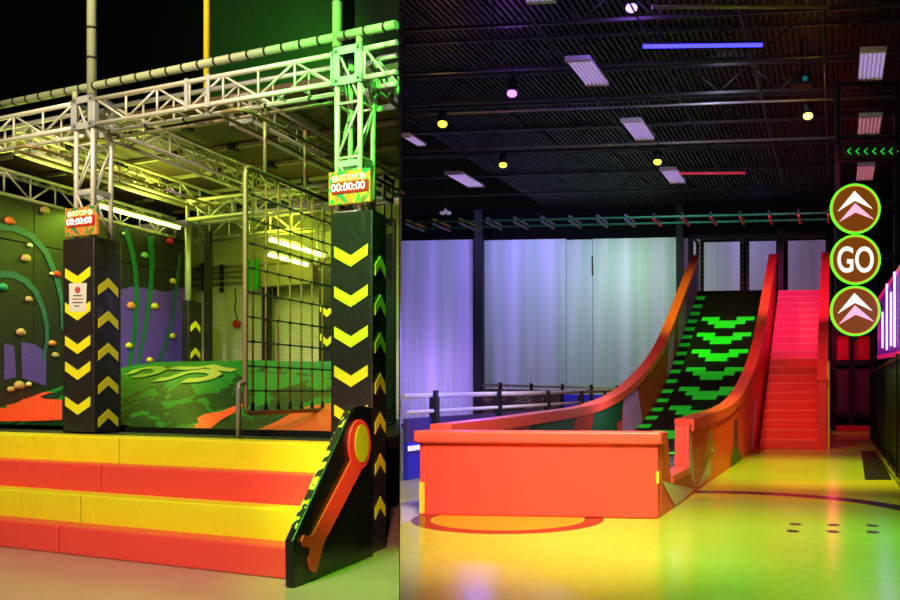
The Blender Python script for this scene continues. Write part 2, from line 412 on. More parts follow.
# receding beams
for z_ in (0, TW): MB(P).tube([P + Z * z_ + UL * s_, P + Z * z_ + UL * (to_screen(P, UL) - .01)], .026, 10).build('chord', M['alu'], stub)
def recede(P, ln, label, bay=.46): return truss('truss_beam', label, P, VL, ln, UL, Z, TW, TW, bay, G, 'fb')
recede(TLc + VL * (TW + .06) + Z * ZB, 6.2, 'box truss running back from the notice tower')
P9 = L.on_v(L.uv(TLc)[1] + .4, 14, 146); P9.z = ZB
recede(P9, 6.2, 'box truss running back above the far mats, between notice tower and climbing wall')
P5 = L.on_v(L.uv(TRc)[1] + .55, 232, 112); P5.z = ZB
recede(P5, min(5.6, to_screen(P5 + UL * TW, VL) - .05), 'box truss running back above the cargo net')
P6 = TRc + VL * (TW + .06) + Z * ZB
s_ = to_screen(P6 + UL * TW, VL)
recede(P6, max(.5, s_ - .1), 'short box truss running back from the green tower', .3)
# perimeter trusses above the climbing wall and the back wall
W0 = V3((-7.59, 12.2, 0)); uW_ = L.uv(W0)[0]; vA, vB = L.uv(W0)[1] - 3.5, L.uv(V3((-6.63, 16, 0)))[1]
truss('truss_beam', 'box truss along the top of the climbing wall', L.p(uW_, vA, 4.2), VL, vB - vA - .3, -UL, Z, TW, .33, .45, G, 'ft')
P8 = L.p(uW_ + .1, vB, 4.2)
s_ = min(to_screen(P8, UL), to_screen(P8 + VL * TW, UL)) - .05
truss('truss_beam', 'box truss along the top of the white block wall', P8, UL, s_ - .1, VL, Z, TW, .33, .45, G, 'ft')
P8b = L.p(uW_ + .1, vB - 1.6, 4.36)
truss('truss_beam', 'crosswise box truss just in front of the white block wall', L.p(uW_ + 1.8, vB - 2.0, 4.05), UL, to_screen(L.p(uW_ + 1.8, vB - 2.0 + TW), UL) - .1, VL, Z, TW, .27, .45, G, 'ft')

# mezzanine deck overhead
s0 = L.p(uTL - 3.2, L.uv(TLc)[1] + .35); 
dk = [s0 + Z * 4.78, L.p(0, L.uv(TLc)[1] + .35, 4.78)]
uv_ = L.uv(TLc)[1] + .8
uR = -2.6
vend = vB + .2
pts = [L.p(uW_ - 1.0, uv_, ZT + .06), L.p(scr_u(uv_), uv_, ZT + .06), L.p(scr_u(vend), vend, ZT + .06), L.p(uW_ - 1.0, vend, ZT + .06)]
o = MB().prism(pts, Z * .06).build('ceiling_mezzanine', M['deck']); struct(o)
k = 0
for v in [uv_ + .45 + .95 * i for i in range(8)]:
    if v > vend: break
    u1 = scr_u(v, .12); u0 = uW_ - .4
    org = L.p(u0, v, ZT)
    root = thing('deck_rail', org, 'slim metal rail with black clips under the overhead deck, number %s back from the front truss' % ['first', 'second', 'third', 'fourth', 'fifth', 'sixth', 'seventh', 'eighth'][k], 'rail', 'deck rails')
    root['label'] = root['label'].replace('number ', '')
    MB(org).box(org, UL * (u1 - u0), VL * .04, Z * .05).build('bar', M['alu_dull'], root)
    u = u0 + .5
    while u < u1 - .2:
        MB(org).box(L.p(u, v - .05, ZT - .03), UL * .1, VL * .14, Z * .09).build('clip', M['tie'], root); u += 1.05
    k += 1

# padded tube along the top, with ties
vF = L.uv(TLc)[1] - .05
def tied(name, label, cat, p, q, r, m_, gap, rt, group=None, tie0=.1):
    p, q = V3(p), V3(q); d = (q - p); ln = d.length; d = d.normalized()
    root = thing(name, p, label, cat, group)
    MB(p).tube([p, q], r, 12).build('tube', m_, root)
    s_ = tie0
    while s_ < ln - .02:
        MB(p).tube([p + d * (s_ - .012), p + d * (s_ + .012)], r + rt, 10).build('strap', M['tie'], root); s_ += gap
    return root
pa = L.p(uTL - 2.3, vF, 4.86); pb = TRc - VL * .03 + Z * (ZT + .14); pa = pb - (dT * (dLen + TW) + UL * 2.0)
tied('padded_rail', 'long padded rail with black straps along the top of the front truss', 'rail', pa, pb, .042, M['pad_tube'], .22, .006)
pc = pb + UL * .03
tied('padded_rail', 'short padded rail with black straps between the green post and the dividing screen', 'rail', pc, pc + UL * (to_screen(pc, UL) - .015), .042, M['pad_tube'], .22, .006)
for c, lb in ((TLc + UL * .0 - VL * .02, 'small post holding the padded rail above the notice tower'), (TRc + UL * TW - VL * .02, 'small post holding the padded rail above the green tower')):
    o = MB(c + Z * ZT).tube([c + Z * (ZT + .02), c + Z * (ZT + .11)], .03, 10).build('rail_post', M['pad_tube']); tag(o, lb, 'post')
tied('tall_post', 'tall green post with black straps rising above the notice tower', 'post', TLc + UL * (TW - .02) + Z * (ZT + .05), TLc + UL * (TW - .02) + Z * 9.0, .05, M['pad_tube'], .33, .008, 'tall strapped posts', .4)
tied('tall_post', 'tall pale green post with black straps rising above the green tower', 'post', TRc + Z * (ZT + .05), TRc + Z * 9.0, .05, M['pad_tube'], .5, .008, 'tall strapped posts', .45)
# slim conduits under the front beam
for (dz_, dv, lb) in ((-.07, .10, 'thin strapped pipe slung under the front truss'), (-.09, .24, 'thin bare pipe slung under the front truss behind the strapped one')):
    p = TLc + VL * dv + Z * (ZB + dz_) + UL * (TW + .06); q = TRc + VL * dv + Z * (ZB + dz_) - UL * .05
    tied('pipe', lb, 'pipe', p, q, .016, M['alu_dull'], .55 if dv < .2 else 9, .008, 'pipes under the front truss')
M['yellow_paint'] = mat('yellow_paint', (215, 190, 20), .5)
p = at(207, 56, 10.2); p.z = ZT + .13
o = MB(p).tube([p, p + Z * 4.6], .037, 12).build('yellow_pole', M['yellow_paint']); tag(o, 'plain yellow pole rising behind the padded rail', 'pole')

# hanging pipe frames beneath the receding trusses
def bent(pts, r=.09, n=5):
    pts = [V3(p) for p in pts]; out = [pts[0]]
    for a, b, c in zip(pts, pts[1:], pts[2:]):
        p = b + (a - b).normalized() * r; q = b + (c - b).normalized() * r
        for k in range(n + 1):
            t = k / n; out.append(p * (1 - t) ** 2 + b * (2 * t * (1 - t)) + q * t * t)
    return out + [pts[-1]]
def hoop(x, y, z, ln, label, w=.34):
    v_ = L.uv(TRc)[1] + .1
    a = hit(x, y, V3((0, (H * 0 + (z - H)) * FP / (HY - y), 0)), V3((0, 1, 0))); a.z = z
    root = thing('hanging_pipe_loop', a, label, 'pipe', 'hanging pipe loops')
    MB(a).tube(bent([a + UL * w + VL * ln, a + UL * w, a, a + VL * ln], .14), .02, 8).build('loop', M['tan_pipe'], root)
    for k in (.9, 1.7):
        MB(a).tube([a + VL * k + Z * .02, a + VL * k + Z * (ZB - z + .02)], .014, 6).build('hanger', M['tan_pipe'], root)
    return root
hoop(217, 113, 4.22, 3.8, 'rounded brown pipe loop hung below the front truss, nearer the green tower')
hoop(11, 149, 4.22, 3.8, 'rounded brown pipe loop hung below the front truss, nearer the frame edge')

# cargo net
nb_ = fl(238.5, 438, PZ); un, vn = L.uv(nb_)
Q0 = L.p(un + .02, vn + .09)
def nt_(t, z): return Q0 + VL * t + Z * z
NL = 2.6; zt, zb = zat(166, Q0.y), zat(413, Q0.y)
root = thing('cargo_net', nt_(0, PZ), 'rope cargo net in a rounded pipe frame above the airbag', 'net')
fr = MB(root.location).tube(bent([nt_(NL, zt), nt_(0, zt), nt_(0, zb), nt_(NL, zb)], .08), .025, 10).build('pipe_frame', M['tan_pipe'], root)
hook = [nb_ - Z * 0, nb_ + Z * (zb + .30 - PZ), nt_(0, zb + .30)]
MB(root.location).tube(bent(hook, .06), .025, 10).build('floor_post', M['grey_pipe'], root)
for t in (.35, 1.15, 1.95):
    MB(root.location).tube([nt_(t, zt), nt_(t, ZB - .03)], .02, 8).build('hanger', M['tan_pipe'], root)
cell = .235
nh = 9; nv = 10
zs = [zb + .22 + .245 * i for i in range(nh + 1) if zb + .22 + .245 * i < zt - .05]
ts = [.13 + cell * i for i in range(nv)]
for i, t in enumerate(ts):
    MB(root.location).tube([nt_(t, zb + .02), nt_(t, zt)], .0105, 6).build('vertical_rope', M['rope'], root)
    MB(root.location).prism([nt_(t - .035, zb + .01) - UL * .01, nt_(t + .035, zb + .01) - UL * .01, nt_(t + .012, zb + .1) - UL * .01, nt_(t - .012, zb + .1) - UL * .01], UL * .02).build('rope_clip', M['knot'], root)
for z in zs:
    h_ = MB(root.location).tube([nt_(0, z), nt_(NL, z)], .009, 6).build('horizontal_rope', M['rope_dark'], root)
    for t in ts: MB(root.location).ball(nt_(t, z), .024, .024, .02, 1).build('knot', M['knot'], h_)

# airbag mound
bu0, bu1 = uW_ + .05, 1.2
bv0, bv1 = du * 3 + .85, vB - .75
def mound(u, v):
    a = (u - bu0) / (bu1 - bu0); c = (v - bv0) / (bv1 - bv0)
    a = min(max(a, 0), 1); c = min(max(c, 0), 1)
    x = min(1, c / .85); slow = (3 * x * x - 2 * x ** 3) ** .95
    fast = math.sin(min(1, c / .62) * math.pi / 2) ** .85
    k = min(1, max(0, (u + 3.3) / 1.6)); k = k * k * (3 - 2 * k)
    g = .5 + .5 * math.sin(min(1, (u - bu0) / 1.7) * math.pi / 2)
    return .05 + .84 * g * (slow * (1 - .3 * max(0, 1 - c / .5)) * k + fast * (1 - k))
m = M['airbag'] = bpy.data.materials.new('airbag_cover'); m.use_nodes = True
nt = m.node_tree; b = nt.nodes['Principled BSDF']; b.inputs['Roughness'].default_value = .5; b.inputs['Specular IOR Level'].default_value = .2
tc = nt.nodes.new('ShaderNodeTexCoord'); mp = nt.nodes.new('ShaderNodeMapping'); mp.inputs['Scale'].default_value = (1, .8, 2.2)
mp.inputs['Rotation'].default_value = (0, 0, .5)
nz = nt.nodes.new('ShaderNodeTexNoise'); nz.inputs['Scale'].default_value = 2.6; nz.inputs['Detail'].default_value = 5; nz.inputs['Distortion'].default_value = .6
rp = nt.nodes.new('ShaderNodeValToRGB'); rp.color_ramp.interpolation = 'CONSTANT'
rp.color_ramp.elements[0].color = lin((3, 34, 12)) + (1,); rp.color_ramp.elements[1].position = .47; rp.color_ramp.elements[1].color = lin((4, 104, 28)) + (1,)
nt.links.new(tc.outputs['Object'], mp.inputs[0]); nt.links.new(mp.outputs[0], nz.inputs['Vector'])
sp = nt.nodes.new('ShaderNodeSeparateXYZ'); nt.links.new(tc.outputs['Object'], sp.inputs[0])
ad = nt.nodes.new('ShaderNodeMath'); ad.operation = 'MULTIPLY_ADD'; nt.links.new(sp.outputs['Z'], ad.inputs[0]); ad.inputs[1].default_value = .36; 
sb = nt.nodes.new('ShaderNodeMath'); sb.operation = 'ADD'; sb.inputs[1].default_value = -.17; nt.links.new(nz.outputs['Fac'], sb.inputs[0]); nt.links.new(sb.outputs[0], ad.inputs[2])
nt.links.new(ad.outputs[0], rp.inputs[0]); nt.links.new(rp.outputs[0], b.inputs['Base Color'])
org = L.p(bu0, bv0, PZ)
root = thing('airbag', org, 'big green inflated airbag with red flames and pale lettering behind the stairs', 'airbag')
puA, pvE = L.uv(CL - UL * .58); puB = L.uv(CL + UL * .04)[0]; pvE += .47
q = MB(org); nu, nv_ = 110, 50; grid = []
for j in range(nv_ + 1):
    row = []
    for i in range(nu + 1):
        u = bu0 + (bu1 - bu0) * i / nu
        v0_ = bv0 + (pvE - bv0) * min(1, max(0, 1 - max(puA - u, u - puB) / .12)); v = v0_ + (bv1 - v0_) * (j / nv_)
        u = min(u, scr_u(v, .06) - .72)
        row.append(q.bm.verts.new(L.p(u, v, PZ + mound(u, v))))
    grid.append(row)
for j in range(nv_):
    for i in range(nu):
        f = q.bm.faces.new((grid[j][i], grid[j][i + 1], grid[j + 1][i + 1], grid[j + 1][i])); f.smooth = True
bag = q.build('cover', M['airbag'], root)
o = MB(org).fbox(L, puB + .02, scr_u(bv0, .08) - .72, bv0 - .03, bv0, PZ, PZ + .06).build('skirt', M['panel_vinyl'], root)
def bag_pt(x, y, lift=.012):          # first point of the mound met along the sight line through (x, y)
    Y = 8.5
    d = V3(((x - CX) / FP, 1.0, -(y - HY) / FP))
    while Y < 17:
        P = V3((0, 0, H)) + d * Y; u, v = L.uv(P)
        if v > bv0 and P.z < PZ + mound(u, v) + lift: return L.p(u, v, PZ + mound(u, v) + lift)
        Y += .01
    return None
M['flame'] = mat('flame_red', (236, 62, 34), .5)
M['letter'] = mat('letter_green', (150, 160, 62), .5)
def patch(name, poly, mt, step=2.0, lift=.01):
    """flat print that follows the mound: rows of a pixel polygon dropped on to the cover"""
    ys = [p[1] for p in poly]; y = min(ys); q = MB(org); prev = None; n = 10
    while y <= max(ys) + 1e-6:
        xs = []
        for (ax, ay), (bx, by) in zip(poly, poly[1:] + poly[:1]):
            if (ay <= y < by) or (by <= y < ay): xs.append(ax + (bx - ax) * (y - ay) / (by - ay))
        if len(xs) >= 2:
            a, c = min(xs), max(xs); row = [bag_pt(a + (c - a) * k / n, y, lift) for k in range(n + 1)]
            row = [q.bm.verts.new(p) for p in row] if all(row) else None
            if row and prev:
                for k in range(n): q.bm.faces.new((prev[k], prev[k + 1], row[k + 1], row[k]))
            prev = row
        else: prev = None
        y += step
    return q.build(name, mt, root)
patch('flame_print', [(247, 436.5), (262, 428), (278, 421), (290, 414), (306, 407), (322, 404), (334, 403), (334, 437), (300, 437)], M['flame'], 1.5)
patch('flame_print', [(185, 431), (196, 429), (194, 425), (199, 423), (197, 418), (206, 414), (220, 412), (238, 405), (246, 404), (232, 414), (221, 420), (209, 430), (200, 432)], M['flame'], 1)
patch('flame_print', [(-30, 405), (8, 402), (26, 394), (58, 384), (62, 388), (40, 397), (50, 402), (62, 400), (62, 421), (50, 418), (40, 422), (20, 416), (-30, 424)], M['flame'], 1)
def stroke(pts, wpx, lift=.014, sub=6):
    q = MB(org); dense = []
    for a, b in zip(pts, pts[1:]):
        for k in range(sub): dense.append((a[0] + (b[0] - a[0]) * k / sub, a[1] + (b[1] - a[1]) * k / sub))
    dense.append(pts[-1]); W = [bag_pt(*p, lift) for p in dense]
    prev = None
    for i, p in enumerate(W):
        if p is None: prev = None; continue
        nb = [w_ for w_ in (W[max(i - 1, 0)], W[min(i + 1, len(W) - 1)]) if w_]
        d = (nb[-1] - nb[0]); d.z = 0
        if d.length < 1e-5: continue
        s_ = V3((-d.y, d.x, 0)).normalized() * wpx; row = []
        for k in (-1, -.5, 0, .5, 1):
            pt = p + s_ * k; u, v = L.uv(pt); pt.z = PZ + mound(u, v) + lift; row.append(q.bm.verts.new(pt))
        if prev:
            for k in range(4): q.bm.faces.new((prev[k], prev[k + 1], row[k + 1], row[k]))
        prev = row
    return q
def arc(cx, cy, rx, ry, a0, a1, n=12): return [(cx + rx * math.cos(math.radians(a0 + (a1 - a0) * k / n)), cy + ry * math.sin(math.radians(a0 + (a1 - a0) * k / n))) for k in range(n + 1)]
LETTERS = [[(130, 374), (137, 370), (147, 367.6), (157, 367.6), (161, 370), (155, 373.4), (145, 375.6), (136, 375.6)],
           [(156, 379.5), (167, 379), (176, 376), (187, 372.4), (199, 370.6), (211, 371.4), (216, 374), (210, 377.6), (198, 380), (184, 380.6)],
           [(172, 367.5), (190, 368.4), (206, 367)], [(208, 365.2), (219, 368.5), (234, 370.5)]]
for l_ in LETTERS: stroke(l_, .07).build('letter_print', M['letter'], root)

# climbing wall
m = M['climb'] = ramp_mat('climb_panel', [(0, (17, 16, 14)), (1, (33, 30, 26))], 1.2, .55, 3, constant=False, bump=.3)
M['purple_brick'] = bpy.data.materials.new('purple_brick'); M['purple_brick'].use_nodes = True
def brick(m, c1, c2, mort, sc_, rough=.6, rot=None, axis='V', F=L, bumpy=True):
    nt = m.node_tree; b = nt.nodes['Principled BSDF']; b.inputs['Roughness'].default_value = rough
    tc = nt.nodes.new('ShaderNodeTexCoord'); sp = nt.nodes.new('ShaderNodeSeparateXYZ'); cb = nt.nodes.new('ShaderNodeCombineXYZ')
    dv = nt.nodes.new('ShaderNodeVectorMath'); dv.operation = 'DOT_PRODUCT'; dv.inputs[1].default_value = tuple(F.V if axis == 'V' else F.U)
    nt.links.new(tc.outputs['Object'], dv.inputs[0]); nt.links.new(tc.outputs['Object'], sp.inputs[0])
    nt.links.new(dv.outputs['Value'], cb.inputs[0]); nt.links.new(sp.outputs['Z'], cb.inputs[1])
    br = nt.nodes.new('ShaderNodeTexBrick'); br.inputs['Scale'].default_value = sc_
    br.inputs['Color1'].default_value = lin(c1) + (1,); br.inputs['Color2'].default_value = lin(c2) + (1,); br.inputs['Mortar'].default_value = lin(mort) + (1,)
    br.inputs['Mortar Size'].default_value = .02; br.inputs['Brick Width'].default_value = .5; br.inputs['Row Height'].default_value = .2
    nt.links.new(cb.outputs[0], br.inputs['Vector']); nt.links.new(br.outputs['Color'], b.inputs['Base Color'])
    if bumpy:
        bp = nt.nodes.new('ShaderNodeBump'); bp.inputs['Strength'].default_value = .3; bp.inputs['Distance'].default_value = .02
        nt.links.new(br.outputs['Color'], bp.inputs['Height']); nt.links.new(bp.outputs[0], b.inputs['Normal'])
brick(M['purple_brick'], (104, 66, 190), (92, 56, 176), (66, 40, 140), 8)
M['teal'] = mat('teal_paint', (34, 84, 88), .6, var=.3, vscale=2)
M['green_paint'] = mat('green_paint', (10, 100, 56), .6, var=.3, vscale=2)
def cw(x, y, off=0.0): return L.on_u(uW_ + off, x, y)
org = L.p(uW_, vA, PZ)
root = thing('climbing_wall', org, 'black climbing wall with teal arcs and purple brick artwork beside the airbag', 'wall')
xsplit = [L.uv(cw(x, 300))[1] for x in (-20, 34, 72, 118, 150, 186.5)]
vs = [vA] + xsplit[1:]
zS = zat(247, cw(45, 247).y)
for a, c in zip(vs, vs[1:]):
    for z0, z1 in ((PZ, zS - .008), (zS + .008, 4.2)):
        MB(org).box(L.p(uW_ - .06, a + .006, z0), UL * .06, VL * (c - a - .012), Z * (z1 - z0)).build('panel', M['climb'], root, bevel=.006)
def wall_patch(name, poly, mt, off=.006, th=.004):
    return MB(org).prism([cw(x, y, off) for x, y in poly], UL * th).build(name, mt, root)
wall_patch('brick_print', [(118, 290), (134, 286), (150, 289), (165, 292), (186, 287), (186, 372), (118, 378)], M['purple_brick'])
wall_patch('brick_print', [(4, 343), (14, 346), (16, 377), (4, 380)], M['purple_brick'])
wall_patch('brick_print', [(21, 342), (34, 344), (46, 352), (46, 386), (22, 378)], M['purple_brick'])
def wall_stroke(name, pts, w0, w1, mt, off=.012):
    n = len(pts); left, right = [], []
    for i, p in enumerate(pts):
        a, c = pts[max(i - 1, 0)], pts[min(i + 1, n - 1)]; dx, dy = c[0] - a[0], c[1] - a[1]; l = math.hypot(dx, dy) or 1
        w = w0 + (w1 - w0) * i / (n - 1); left.append((p[0] - dy / l * w, p[1] + dx / l * w)); right.append((p[0] + dy / l * w, p[1] - dx / l * w))
    q = MB(org)
    A = [q.bm.verts.new(cw(x, y, off)) for x, y in left]; B = [q.bm.verts.new(cw(x, y, off)) for x, y in right]
    for k in range(n - 1): q.bm.faces.new((A[k], A[k + 1], B[k + 1], B[k]))
    return q.build(name, mt, root)
wall_stroke('painted_arc', [(-12, 277), (2, 274), (14, 275), (26, 281), (36, 292), (43, 308), (47, 325), (47, 342), (43, 360)], 4, 1.5, M['teal'])
wall_stroke('painted_arc', [(-10, 226), (14, 228), (32, 236), (46, 252), (56, 275), (62, 300), (63, 330)], 3.5, 2, M['teal'], .014)
wall_stroke('painted_arc', [(125, 229), (129, 240), (133, 255), (136, 275), (137, 300), (134, 340), (128, 372)], 2.6, 2.2, M['green_paint'])
wall_stroke('painted_arc', [(150, 236), (152, 260), (151, 285), (148, 310), (143, 340), (136, 372)], 3, 1.5, M['green_paint'], .014)
wall_stroke('painted_arc', [(180, 255), (176, 290), (172, 320), (166, 345), (156, 368)], 1.5, 2.5, M['teal'], .016)
HOLDS = [(10, 221, 3.6, 'orange_red'), (45, 210, 3.2, 'tan'), (30, 245, 2, 'cream'), (26, 258, 3.4, 'pinkish'), (57, 274, 2.8, 'red'), (51.5, 273.5, 1.5, 'cream'), (3, 287, 3.4, 'teal'),
         (21, 332, 3.2, 'pinkish'), (52.5, 343, 2.6, 'orange'), (19.5, 385, 3.6, 'tan'), (11, 389, 2.4, 'tan'), (29, 384, 2, 'cream'), (55.5, 355, 2.4, 'tan'), (29, 299, 2.5, 'pinkish'), (42.5, 213.5, 1.5, 'dark'),
         (170, 241, 3.0, 'red'), (145, 255, 2.6, 'mint'), (131, 305.5, 3.2, 'orange'), (155, 306, 3.0, 'yellow'), (173, 281, 2.4, 'yellow'), (173, 336, 2.6, 'yellow'), (129, 345.5, 2.6, 'yellow'), (150, 360, 2.6, 'yellow'), (123.5, 233.5, 1.3, 'cream'), (115.5, 264, 1.8, 'mint')]
HC = dict(orange_red=(206, 76, 40), tan=(186, 150, 92), cream=(214, 206, 170), pinkish=(190, 140, 110), red=(200, 30, 40), teal=(20, 130, 110), orange=(230, 130, 60), dark=(30, 24, 20), mint=(130, 190, 110), yellow=(214, 190, 50))
for k_, c in HC.items(): M['hold_' + k_] = mat('hold_' + k_, c, .6, bump=.3, bscale=12)
def where(x, y):
    if x < 62: s = 'notice pillar and the frame edge'
    return ''
HL = {0: 'orange red climbing hold high on the dark panel near the frame edge', 1: 'big tan climbing hold on the green panel, highest on the wall', 2: 'small cream climbing hold just under the panel seam',
      3: 'large pinkish climbing hold below the seam, above the big teal arc', 4: 'red climbing hold beside the chevron pillar', 5: 'tiny cream climbing hold beside the red one at the pillar',
      6: 'teal climbing hold under the big arc at the frame edge', 7: 'pinkish climbing hold on black inside the big arc', 8: 'orange climbing hold between arc and chevron pillar', 9: 'large tan hold at the foot of the wall beside the airbag',
      10: 'smaller tan hold low on the wall at the frame edge', 11: 'small cream hold low on the purple brick print', 12: 'tan climbing hold below the orange one near the pillar', 13: 'pinkish climbing hold just under the big arc', 14: 'small dark climbing hold touching the highest tan hold',
      15: 'red heart shaped climbing hold high near the wall corner', 16: 'mint climbing hold between the two green painted streaks', 17: 'orange climbing hold on the purple print beside the first green streak', 18: 'yellow climbing hold on the purple print by the second green streak', 19: 'yellow climbing hold near the corner, above the purple print',
      20: 'yellow climbing hold near the corner, halfway down the purple print', 21: 'yellow climbing hold low on the purple print by the pillar', 22: 'yellow climbing hold lowest on the purple print above the airbag', 23: 'tiny cream climbing hold beside the top of the first green streak', 24: 'mint climbing hold peeking out beside the chevron pillar'}
for i, (x, y, r, c) in enumerate(HOLDS):
    p = cw(x, y, .02); s_ = r / FP * p.y
    q = MB(p); m0 = bmesh.new(); bmesh.ops.create_icosphere(m0, subdivisions=2, radius=1); mp_ = {}
    for v in m0.verts:
        k = 1 + random.uniform(-.12, .12); e = v.co * k
        mp_[v] = q.bm.verts.new(p + VL * (e.x * s_ * 1.9) + UL * (e.y * s_ * .9) + Z * ((e.z * 1.15 - .25 * e.x * e.x) * s_))
    for f in m0.faces: q.bm.faces.new([mp_[v] for v in f.verts]).smooth = True
    m0.free()
    o = q.build('climbing_hold', M['hold_' + c]); tag(o, HL[i], 'climbing hold', 'climbing holds')

# rear pillars with chevrons and posts
for (x0, x1, xr, ytop, Y, lb, fz, sz) in ((180.5, 188.5, 193.5, 300, 15.2, 'small black chevron pillar in the far corner beside the climbing wall', [], [2.62, 2.16]),
                                       (318, 327, 340, 266, 12.6, 'black chevron pillar behind the cargo net beside the green pillar', [2.7, 2.3, 1.9], [])):
    if not sz: Y = L.on_v(bv1 + .06, 336, 300).y
    c = V3(((x1 - CX) / FP * Y, Y, 0)); wu = .2 if sz else .26
    if sz:
        pillar(c, .16, .36, PZ, zat(ytop, Y), fz, sz, lb, 'chevron pillars', M['black_vinyl'])
    else:
        pillar(V3(((336 - CX) / FP * Y, Y, 0)), .34, .3, PZ, zat(ytop, Y), [2.75, 2.3, 1.8], [], lb, 'chevron pillars', M['black_vinyl'])
c = V3(((188.5 - CX) / FP * 15.2, 15.2, 0)) - UL * .1 + VL * .1
o = MB(c + Z * 3.1).tube([c + Z * zat(300, 15.2), c + Z * 4.3], .05, 10).build('corner_post', M['alu']); tag(o, 'pale metal post above the far corner pillar', 'post')
c = c + UL * .2 + VL * .2
o = MB(c + Z * PZ).box(c + Z * PZ, UL * .12, VL * .1, Z * 3.2).build('corner_post', M['black']); tag(o, 'black upright beside the pale post in the far corner', 'post')
for x, lb in ((317, 'inner pale upright above the pillar behind the net'), (323, 'outer pale upright above the pillar behind the net')):
    Y = L.on_v(bv1 + .2, 330, 300).y; c = V3(((x - CX) / FP * Y, Y, 0)); zz_ = zat(266, Y) + .01
    o = MB(c + Z * zz_).tube([c + Z * zz_, c + Z * 4.34], .03, 10).build('tower_upright', M['alu']); tag(o, lb, 'post')

# rear white block wall with services
M['white_brick'] = bpy.data.materials.new('white_block'); M['white_brick'].use_nodes = True
brick(M['white_brick'], (176, 172, 156), (184, 180, 164), (140, 136, 118), 5, .6, axis='U')
vK = vB + .9
o = MB().box(L.p(uW_ - 9, vK, 0), UL * (scr_u(vK, .05) - uW_ + 9), VL * .1, Z * 4.8).build('wall_rear', M['white_brick']); struct(o)
def kw(x, y, off=.05): return L.on_v(vK - off, x, y)
root = thing('pipe_rack', kw(196, 278), 'set of horizontal pipes with black clamps on the white block wall', 'pipes')
for y in (269, 274, 279, 285):
    a, c = kw(192, y, .1), kw(330, y + 14, .1); c.z = a.z
    MB(root.location).tube([a, c], .025, 8).build('pipe', M['alu_dull'], root)
for x in (202.5, 221, 275):
    for y in (265, 270, 276, 282, 288):
        a = kw(x, y + (x - 202) * .1, .16); MB(root.location).box(a - UL * .04 - Z * .045, UL * .08, VL * .05, Z * .09).build('clamp', M['tie'], root)
a = kw(238, 324, .02)
M['bell_red'] = mat('bell_red', (170, 30, 24), .4)
o = MB(a).disc(a, UL, Z, .075, -VL * .08, 20).build('alarm_bell', M['bell_red'], bevel=.01); tag(o, 'round red alarm bell on the white block wall', 'bell')
o = MB(kw(235, 290)).tube([kw(235, 288, .02), kw(236, 300, .02), kw(234.5, 308, .02), kw(237, 318, .02), a + Z * .07], .01, 6).build('cable', M['tie']); tag(o, 'thin dark cable running down to the red bell', 'cable')
a = kw(265.5, 366, .32); a.z = PZ
o = MB(a).box(a - UL * .09, UL * .18, VL * .08, Z * 2.6).build('steel_post', M['black']); tag(o, 'black steel post against the white wall behind the net', 'post')
a = kw(261, 287, .55)
M['duct'] = mat('duct_grey', (110, 104, 90), .5, .2, var=.2)
o = MB(a).box(a, UL * 1.1, VL * .25, Z * .36).build('air_duct', M['duct'], bevel=.01); tag(o, 'grey slatted duct box on the white wall seen through the net', 'duct')
a = kw(248, 290, .3)
M['green_sheet'] = mat('green_sheet', (40, 140, 40), .5)
o = MB(a).box(a, UL * .24, VL * .03, Z * .55).build('green_board', M['green_sheet']); tag(o, 'small green board beside the grey duct', 'board')
P = L.p(scr_u(4.2) - .62, 4.2, PZ)
root = thing('net_screen', P, 'dark safety net screen between the green pillar and the dividing edge', 'net')
MB(P).tube(bent([P + Z * .02, P + Z * 2.7, P + UL * .55 + Z * 2.7, P + UL * .55 + Z * .02], .05), .025, 8).build('frame', M['black'], root)
q = MB(P)
for k in range(1, 14): q.tube([P + UL * (.04 * k) + Z * .05, P + UL * (.04 * k) + Z * 2.68], .007, 4)
for k in range(1, 60): q.tube([P + UL * .02 + Z * (.045 * k), P + UL * .53 + Z * (.045 * k)], .007, 4)
q.build('netting', M['black'], root)
P = L.p(scr_u(4.7) - .64, 4.6, PZ)
o = MB(P).box(P, UL * .6, VL * .08, Z * 2.6).build('dark_backing_board', M['panel_vinyl'], bevel=.02); tag(o, 'black board added behind the safety net screen to keep that gap dark', 'board')  # plain black board added to darken the gap beside the screen
# far upper walls above the deck
M['green_lit_wall'] = mat('green_lit_wall', (34, 60, 26), .8, bump=.4, bscale=5, var=.2, vscale=4)  # green light falling on this wall is partly put into its colour
vU = 6.0
P = L.p(uW_ - 14, vK + .2, 4.86)
u_mid = L.uv(L.on_v(vK + .2, 206, 30))[0]
o = MB().box(P, UL * (u_mid - uW_ + 14), VL * .1, Z * 7).build('wall_upper_dark', M['black_wall']); struct(o)
o = MB().box(L.p(u_mid + .003, vK + .2, 4.86), UL * (scr_u(vK + .2, .05) - u_mid - .003), VL * .1, Z * 7).build('wall_upper_green_lit', M['green_lit_wall']); struct(o)
a = L.on_v(vK + .1, 347.5, 30); a.z = 4.87
o = MB(a).box(a - UL * .11, UL * .22, VL * .06, Z * 6).build('steel_column', M['black_wall']); tag(o, 'black steel column on the green lit upper wall beside the tall post', 'column')
